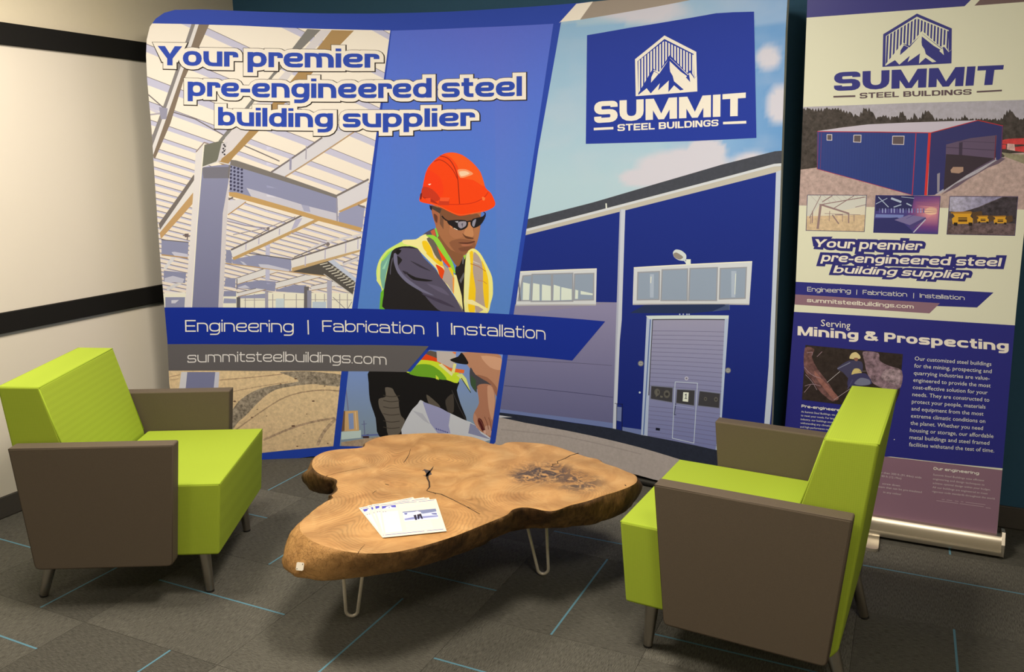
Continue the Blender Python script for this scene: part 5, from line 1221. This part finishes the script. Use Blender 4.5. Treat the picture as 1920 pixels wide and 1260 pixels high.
# top: flat sawn face with a small eased rim
LOB = [(-1.82, 2.20, 1.0), (-1.95, 2.60, 1.0), (-1.62, 2.78, 1.), (-1.10, 2.62, 1.0), (-1.42, 2.25, 1.)]
def rings_wood(nt, N, L, b, tc, mx):
    nz = N.new('ShaderNodeTexNoise'); nz.inputs['Scale'].default_value = 3.2; nz.inputs['Detail'].default_value = 4; L.new(tc.outputs['Object'], nz.inputs['Vector'])
    sc = N.new('ShaderNodeVectorMath'); sc.operation = 'SCALE'; sc.inputs['Scale'].default_value = .16; L.new(nz.outputs['Color'], sc.inputs[0])
    ad = N.new('ShaderNodeVectorMath'); ad.operation = 'ADD'; L.new(tc.outputs['Object'], ad.inputs[0]); L.new(sc.outputs[0], ad.inputs[1])
    d = None
    for x, y, _ in LOB:
        di = N.new('ShaderNodeVectorMath'); di.operation = 'DISTANCE'; L.new(ad.outputs[0], di.inputs[0]); di.inputs[1].default_value = (x+.08, y+.08, ZTOP+.08)
        if d is None: d = di.outputs['Value']
        else:
            mn = N.new('ShaderNodeMath'); mn.operation = 'SMOOTH_MIN'; mn.inputs[2].default_value = .07; L.new(d, mn.inputs[0]); L.new(di.outputs['Value'], mn.inputs[1]); d = mn.outputs[0]
    mu = N.new('ShaderNodeMath'); mu.operation = 'MULTIPLY'; mu.inputs[1].default_value = 520; L.new(d, mu.inputs[0])
    si = N.new('ShaderNodeMath'); si.operation = 'SINE'; L.new(mu.outputs[0], si.inputs[0])
    mr = N.new('ShaderNodeMapRange'); mr.inputs[1].default_value = -.2; mr.inputs[2].default_value = 1; mr.inputs[3].default_value = 1.0; mr.inputs[4].default_value = .78; L.new(si.outputs[0], mr.inputs[0])
    # rings show in patches only
    n2 = N.new('ShaderNodeTexNoise'); n2.inputs['Scale'].default_value = 2.6; n2.inputs['Detail'].default_value = 3; L.new(tc.outputs['Object'], n2.inputs['Vector'])
    pm = N.new('ShaderNodeMapRange'); pm.inputs[1].default_value = .44; pm.inputs[2].default_value = .56; L.new(n2.outputs['Fac'], pm.inputs[0])
    n3 = N.new('ShaderNodeTexNoise'); n3.inputs['Scale'].default_value = 7; n3.inputs['Detail'].default_value = 7; n3.inputs['Roughness'].default_value = .62; n3.inputs['Distortion'].default_value = 1.4; L.new(ad.outputs[0], n3.inputs['Vector'])
    cr = N.new('ShaderNodeValToRGB'); e = cr.color_ramp.elements
    e[0].position = .25; e[0].color = (.39, .20, .068, 1); e[1].position = .72; e[1].color = (.65, .41, .178, 1)
    m_ = cr.color_ramp.elements.new(.5); m_.color = (.54, .31, .118, 1)
    L.new(n3.outputs['Fac'], cr.inputs[0])
    m1 = N.new('ShaderNodeMix'); m1.data_type = 'RGBA'; m1.blend_type = 'MULTIPLY'; L.new(pm.outputs[0], m1.inputs[0]); L.new(cr.outputs[0], m1.inputs[6]); L.new(mr.outputs[0], m1.inputs[7])
    # broad darker growth bands
    mu2 = N.new('ShaderNodeMath'); mu2.operation = 'MULTIPLY'; mu2.inputs[1].default_value = 46; L.new(d, mu2.inputs[0])
    s2 = N.new('ShaderNodeMath'); s2.operation = 'SINE'; L.new(mu2.outputs[0], s2.inputs[0])
    r2 = N.new('ShaderNodeMapRange'); r2.inputs[1].default_value = -1; r2.inputs[3].default_value = .86; r2.inputs[4].default_value = 1.06; L.new(s2.outputs[0], r2.inputs[0])
    m2 = N.new('ShaderNodeMix'); m2.data_type = 'RGBA'; m2.blend_type = 'MULTIPLY'; m2.inputs[0].default_value = 1; L.new(m1.outputs[2], m2.inputs[6]); L.new(r2.outputs[0], m2.inputs[7])
    # charcoal heart stain on the right lobe
    c0 = on_z(1025, 886, ZTOP); c1 = on_z(1085, 905, ZTOP)
    prev = m2.outputs[2]
    n4 = N.new('ShaderNodeTexNoise'); n4.inputs['Scale'].default_value = 16; n4.inputs['Detail'].default_value = 7; n4.inputs['Roughness'].default_value = .7; n4.inputs['Distortion'].default_value = 2.; L.new(tc.outputs['Object'], n4.inputs['Vector'])
    for (cx_, cy_, _z), rr, st_ in ((c0, .15, .95), (c1, .12, .85), (on_z(985, 893, ZTOP), .09, .9)):
        di = N.new('ShaderNodeVectorMath'); di.operation = 'DISTANCE'; L.new(tc.outputs['Object'], di.inputs[0]); di.inputs[1].default_value = (cx_, cy_, ZTOP)
        fr = N.new('ShaderNodeMapRange'); fr.inputs[1].default_value = rr; fr.inputs[2].default_value = rr*.35; L.new(di.outputs['Value'], fr.inputs[0])
        th = N.new('ShaderNodeMapRange'); th.inputs[1].default_value = .42; th.inputs[2].default_value = .54; th.inputs[4].default_value = st_; L.new(n4.outputs['Fac'], th.inputs[0])
        fm = N.new('ShaderNodeMath'); fm.operation = 'MULTIPLY'; L.new(fr.outputs[0], fm.inputs[0]); L.new(th.outputs[0], fm.inputs[1])
        mm = N.new('ShaderNodeMix'); mm.data_type = 'RGBA'; L.new(fm.outputs[0], mm.inputs[0]); L.new(prev, mm.inputs[6]); mm.inputs[7].default_value = (.055, .045, .045, 1); prev = mm.outputs[2]
    L.new(prev, b.inputs['Base Color'])
    bp = N.new('ShaderNodeBump'); bp.inputs['Strength'].default_value = .05; bp.inputs['Distance'].default_value = .001; L.new(n3.outputs['Fac'], bp.inputs['Height']); L.new(bp.outputs[0], b.inputs['Normal'])
MAT['wood'] = mat('sawn_wood_rings', (.6, .33, .12), .46, spec=.4, build=rings_wood)
bm = bmesh.new(); outer = [bm.verts.new((v.co.x, v.co.y, v.co.z)) for v in []]
o_r = [Vector((p.x + n.x*o*sgn, p.y + n.y*o*sgn)) for p, n, o, z in rings[0]]
i_r = [Vector((p.x + n.x*(-.010)*sgn, p.y + n.y*(-.010)*sgn)) for p, n, o, z in rings[0]]
V_ = [bm.verts.new((p.x, p.y, ZTOP-.002)) for p in o_r]; I_ = [bm.verts.new((p.x, p.y, ZTOP)) for p in i_r]
for i in range(NT): bm.faces.new((V_[i], V_[(i+1) % NT], I_[(i+1) % NT], I_[i]))
f = bm.faces.new(I_); bmesh.ops.triangulate(bm, faces=[f]); bmesh.ops.recalc_face_normals(bm, faces=bm.faces[:])
me_ = bm_obj('slab_top', bm, MAT['wood'], table)
if me_.data.polygons[len(me_.data.polygons)-1].normal.z < 0: me_.data.flip_normals()
# checks: open cracks in the top as dark sunk slivers
tsheet = None
MAT['crack'] = mat('open_crack', (.035, .02, .012), .9)
MAT['stain'] = mat('ink_dark_burl', (.06, .05, .055), .7, grain=.3, gscale=40)
def crack(pts, ws_, name='crack', m='crack'):
    P = [Vector(on_z(x, y, ZTOP)[:2]) for x, y in pts]; Lf, Rt = [], []
    for i, p in enumerate(P):
        t = (P[min(i+1, len(P)-1)] - P[max(i-1, 0)]).normalized(); n = Vector((-t.y, t.x)); w = ws_[i]
        Lf.append(p + n*w); Rt.append(p - n*w)
    n = len(P); V = [(v.x, v.y, ZTOP+.0004) for v in Lf] + [(v.x, v.y, ZTOP+.0004) for v in Rt] + [(v.x, v.y, ZTOP-.0008) for v in Lf] + [(v.x, v.y, ZTOP-.0008) for v in Rt]
    F = []
    for i in range(n-1): F += [(i, n+i, n+i+1, i+1), (i, i+1, 2*n+i+1, 2*n+i), (n+i+1, n+i, 3*n+i, 3*n+i+1)]
    o = mesh_obj(name, V, F, MAT[m], table)
    return o
crack(T3(945,440, 962,420, 960,390, 950,370, 948,345, 975,315, 985,298), [.0012, .003, .003, .0035, .006, .003, .0006])
crack(T3(920,325, 930,318, 950,325, 960,345, 940,355, 925,350), [.001, .006, .011, .010, .006, .001], 'dark_knot', 'stain')
crack(T3(945,442, 990,455, 1030,462, 1090,490, 1160,525, 1260,580) + T4(60,630, 150,665), [.002, .0022, .0024, .0018, .0014, .0011, .0008, .0003])
crack(T3(985,450, 1000,462, 990,458), [.0004, .001, .0004])
crack(T3(810,275, 828,250, 842,225, 850,195), [.0012, .0014, .0011, .0005])
crack(T3(350,355, 420,335, 500,320, 595,300), [.0004, .0008, .0008, .0003])
crack(T4(640,358, 655,345, 650,335, 690,330, 685,315, 740,295, 775,275, 832,258), [.0006, .0012, .0012, .0025, .0018, .0022, .0024, .0032])
crack(T3(625,458, 640,445, 650,442), [.0006, .0012, .0006]); crack(T3(700,402, 722,408), [.0016, .0016]); crack(T4(1155,478, 1162,486), [.002, .002])
crack(T3(538,810, 560,780, 580,760), [.0006, .0008, .0004])
# hairpin legs
def hairpin(cx_, cy_, ang, lean=0, h=ZBOT+.004, w=.088, r=.0062):
    u = Vector((math.cos(ang), math.sin(ang), 0)); c0 = Vector((cx_, cy_, 0))
    lg = empty('leg'); lg.parent = table
    ln = Vector((.906, .42, 0))*lean
    pts = [c0 + ln - u*(w/2) + Vector((0, 0, h))]
    rb = .021
    for k in range(9):
        a = math.pi*(1 + k/8); a0 = .16
        pts.append(c0 + u*(rb*math.cos(a)) + Vector((0, 0, rb + r + .0005 + rb*math.sin(a))))
    pts.append(c0 + ln + u*(w/2) + Vector((0, 0, h)))
    bm = bmesh.new(); tube_bm(bm, pts, r, 12); bm_obj('rod', bm, MAT['hairpin'], lg, True)
    bm = bmesh.new(); add_box(bm, -.065, .065, -.02, .02, ZBOT-.003, ZBOT+.0015)
    o = bm_obj('mounting_plate', bm, MAT['hairpin'], lg); o.location = (cx_ + ln.x, cy_ + ln.y, 0); o.rotation_euler.z = ang
hairpin(*on_z(660.5, 1158, 0)[:2], .50, .02); hairpin(*on_z(1018, 1079, 0)[:2], .38, -.034)
hairpin(-1.93, 2.60, 1.2); hairpin(-1.50, 2.92, .2)
# small white square tag pinned on the left end of the edge
tgp = Vector(on_z(565, 1062, .335))
d_ = Vector(ray(565, 1062)).normalized(); nrm = -Vector((d_.x, d_.y, -.12)).normalized()
tp = empty('price_tag'); tag(tp, 'small white square tag with two pin holes on the left end of the wooden table', 'tag')
# find the edge surface under the tag
from mathutils.bvhtree import BVHTree
eo = bpy.data.objects['live_edge']; bvh = BVHTree.FromPolygons([v.co[:] for v in eo.data.vertices], [p.vertices[:] for p in eo.data.polygons])
hitp, hn, _, _ = bvh.ray_cast(Vector(EYE), Vector(ray(565, 1062)).normalized())
if hitp is None: hitp, hn = tgp, nrm
if hn.dot(Vector(EYE) - hitp) < 0: hn = -hn
hn = (hn + (Vector(EYE) - hitp).normalized()*1.2).normalized()
zz = hn.to_track_quat('Z', 'Y')
bm = bmesh.new(); add_box(bm, -.0125, .0125, -.0125, .0125, 0, .003)
bmesh.ops.bevel(bm, geom=[e for e in bm.edges if abs(e.verts[0].co.z - e.verts[1].co.z) > .001], offset=.0022, segments=2, affect='EDGES')
tgo = bm_obj('tag_plate', bm, MAT['tag'], tp); 
bm = bmesh.new()
for sx in (-.0085, .0085):
    bmesh.ops.create_cone(bm, cap_ends=True, segments=10, radius1=.0014, radius2=.0014, depth=.001, matrix=Matrix.Translation((sx, sx*.9, .0034)))
bm_obj('pin', bm, MAT['rubber'], tp)
tp.location = hitp + hn*.008; tp.rotation_mode = 'QUATERNION'; tp.rotation_quaternion = zz

# ---------------------------------------------------------------- printed sheets on the table
class TableSheet:
    def __init__(s, z): s.z = z; s.xs = [-9, 9]; s.m = MAT['print_paper']
    def hit(s, px, py): return on_z(px, py, s.z)[:2]
    def place(s, x, y, off=0.): return Vector((x, y, s.z + off)), Vector((0, 0, 1))
    def px(s, x, y): return pix((x, y, s.z))
Q = Z(660, 910, 9.6)
sheets = [('bottom-most white printed sheet of the fanned stack, turned furthest anticlockwise on the table', Q(135,405, 1135,205, 1560,730, 535,950)),
          ('white printed sheet second from the bottom of the fanned stack on the table', Q(230,385, 1265,208, 1690,770, 600,915)),
          ('white printed sheet just below the top one in the fanned stack on the table', Q(350,350, 1380,215, 1670,800, 560,935)),
          ('topmost white printed sheet with a blue logo and photo, on the wooden table', Q(525,335, 1545,245, 1668,825, 540,948))]
PW = (250, 243, 222)
for k, (lab, quad) in enumerate(sheets):
    z = ZTOP + .0012 + k*.0009
    sh = TableSheet(z); P = [Vector(sh.hit(*p)) for p in quad]
    # rebuild as a true rectangle: fit centre, direction and size of a letter sheet
    c_ = sum(P, Vector((0, 0)))/4; u = ((P[1]-P[0]) + (P[2]-P[3])).normalized(); lw = ((P[1]-P[0]).length + (P[2]-P[3]).length)/4; vh = ((P[3]-P[0]).length + (P[2]-P[1]).length)/4
    v = Vector((u.y, -u.x)); 
    if v.dot(P[3]-P[0]) < 0: v = -v
    print('SHEET', round(lw*2, 3), round(vh*2, 3))
    R_ = [c_ - u*lw - v*vh, c_ + u*lw - v*vh, c_ + u*lw + v*vh, c_ - u*lw + v*vh]
    V = [(p.x, p.y, z) for p in R_] + [(p.x, p.y, z+.0003) for p in R_]
    o = mesh_obj('printed_sheet', V, [(0,3,2,1), (4,5,6,7), (0,1,5,4), (1,2,6,5), (2,3,7,6), (3,0,4,7)], MAT['paper'])
    me = o.data; bm = bmesh.new(); bm.from_mesh(me); bmesh.ops.recalc_face_normals(bm, faces=bm.faces[:]); bm.to_mesh(me); bm.free()
    tag(o, lab, 'brochure', 'fanned sheets on the wooden table')
    sh.z = z + .0003
    L = Layer(sh)
    def S_(*a): return [tuple(R_[0] + u*(2*lw*x) + v*(2*vh*y)) for x, y in zip(a[::2], a[1::2])]
    def ad(c, *a): L.add(S_(*a), c, raw=True)
    bl = (84, 84, 150)
    ad(bl, .02,.03, .65,.03, .65,.042, .02,.042); ad(bl, .69,.03, .96,.03, .96,.042, .69,.042)
    ad(bl, .02,.93, .65,.93, .65,.942, .02,.942); ad(bl, .69,.93, .96,.93, .96,.942, .69,.942)
    if k == 3 or True:
        ad((86, 84, 168), .04,.075, .28,.075, .28,.18, .04,.18); ad((236, 232, 226), .04,.16, .10,.14, .12,.10, .19,.09, .21,.14, .28,.155, .28,.18, .04,.18); ad((86, 84, 168), .14,.13, .18,.12, .17,.15)
        ad((226, 214, 198), .03,.26, .30,.26, .30,.88, .03,.88)
        for j in range(3): ad((226, 218, 196), .33,.10+.035*j, .80-.1*j,.10+.035*j, .80-.1*j,.112+.035*j, .33,.112+.035*j)
        for j in range(2): ad((150, 140, 150), .04+.04*j,.245, .06+.04*j,.245, .06+.04*j,.27, .04+.04*j,.27)
        ad((196, 196, 212), .37,.31, .94,.31, .94,.61, .37,.61); ad((120, 124, 150), .37,.31, .94,.31, .94,.40, .70,.43, .62,.35, .37,.34)
        ad((132, 132, 170), .38,.53, .55,.50, .94,.52, .94,.56, .38,.57); ad((92, 92, 140), .39,.36, .45,.36, .43,.41, .40,.40); ad((96, 96, 140), .84,.44, .93,.45, .93,.50, .86,.48)
        ad((226, 206, 206), .55,.36, .62,.33, .68,.38, .64,.47, .56,.44); ad((44, 38, 52), .54,.45, .585,.44, .58,.60, .55,.60); ad((40, 34, 48), .60,.44, .67,.42, .68,.58, .655,.58, .64,.48, .62,.58, .595,.58)
        ad((216, 210, 204), .37,.60, .94,.60, .94,.615, .37,.615)
        for j in range(7): ad((232, 226, 206), .37,.66+.035*j, .80,.66+.035*j, .80,.668+.035*j, .37,.668+.035*j)
    L.build('print', o, .00015)
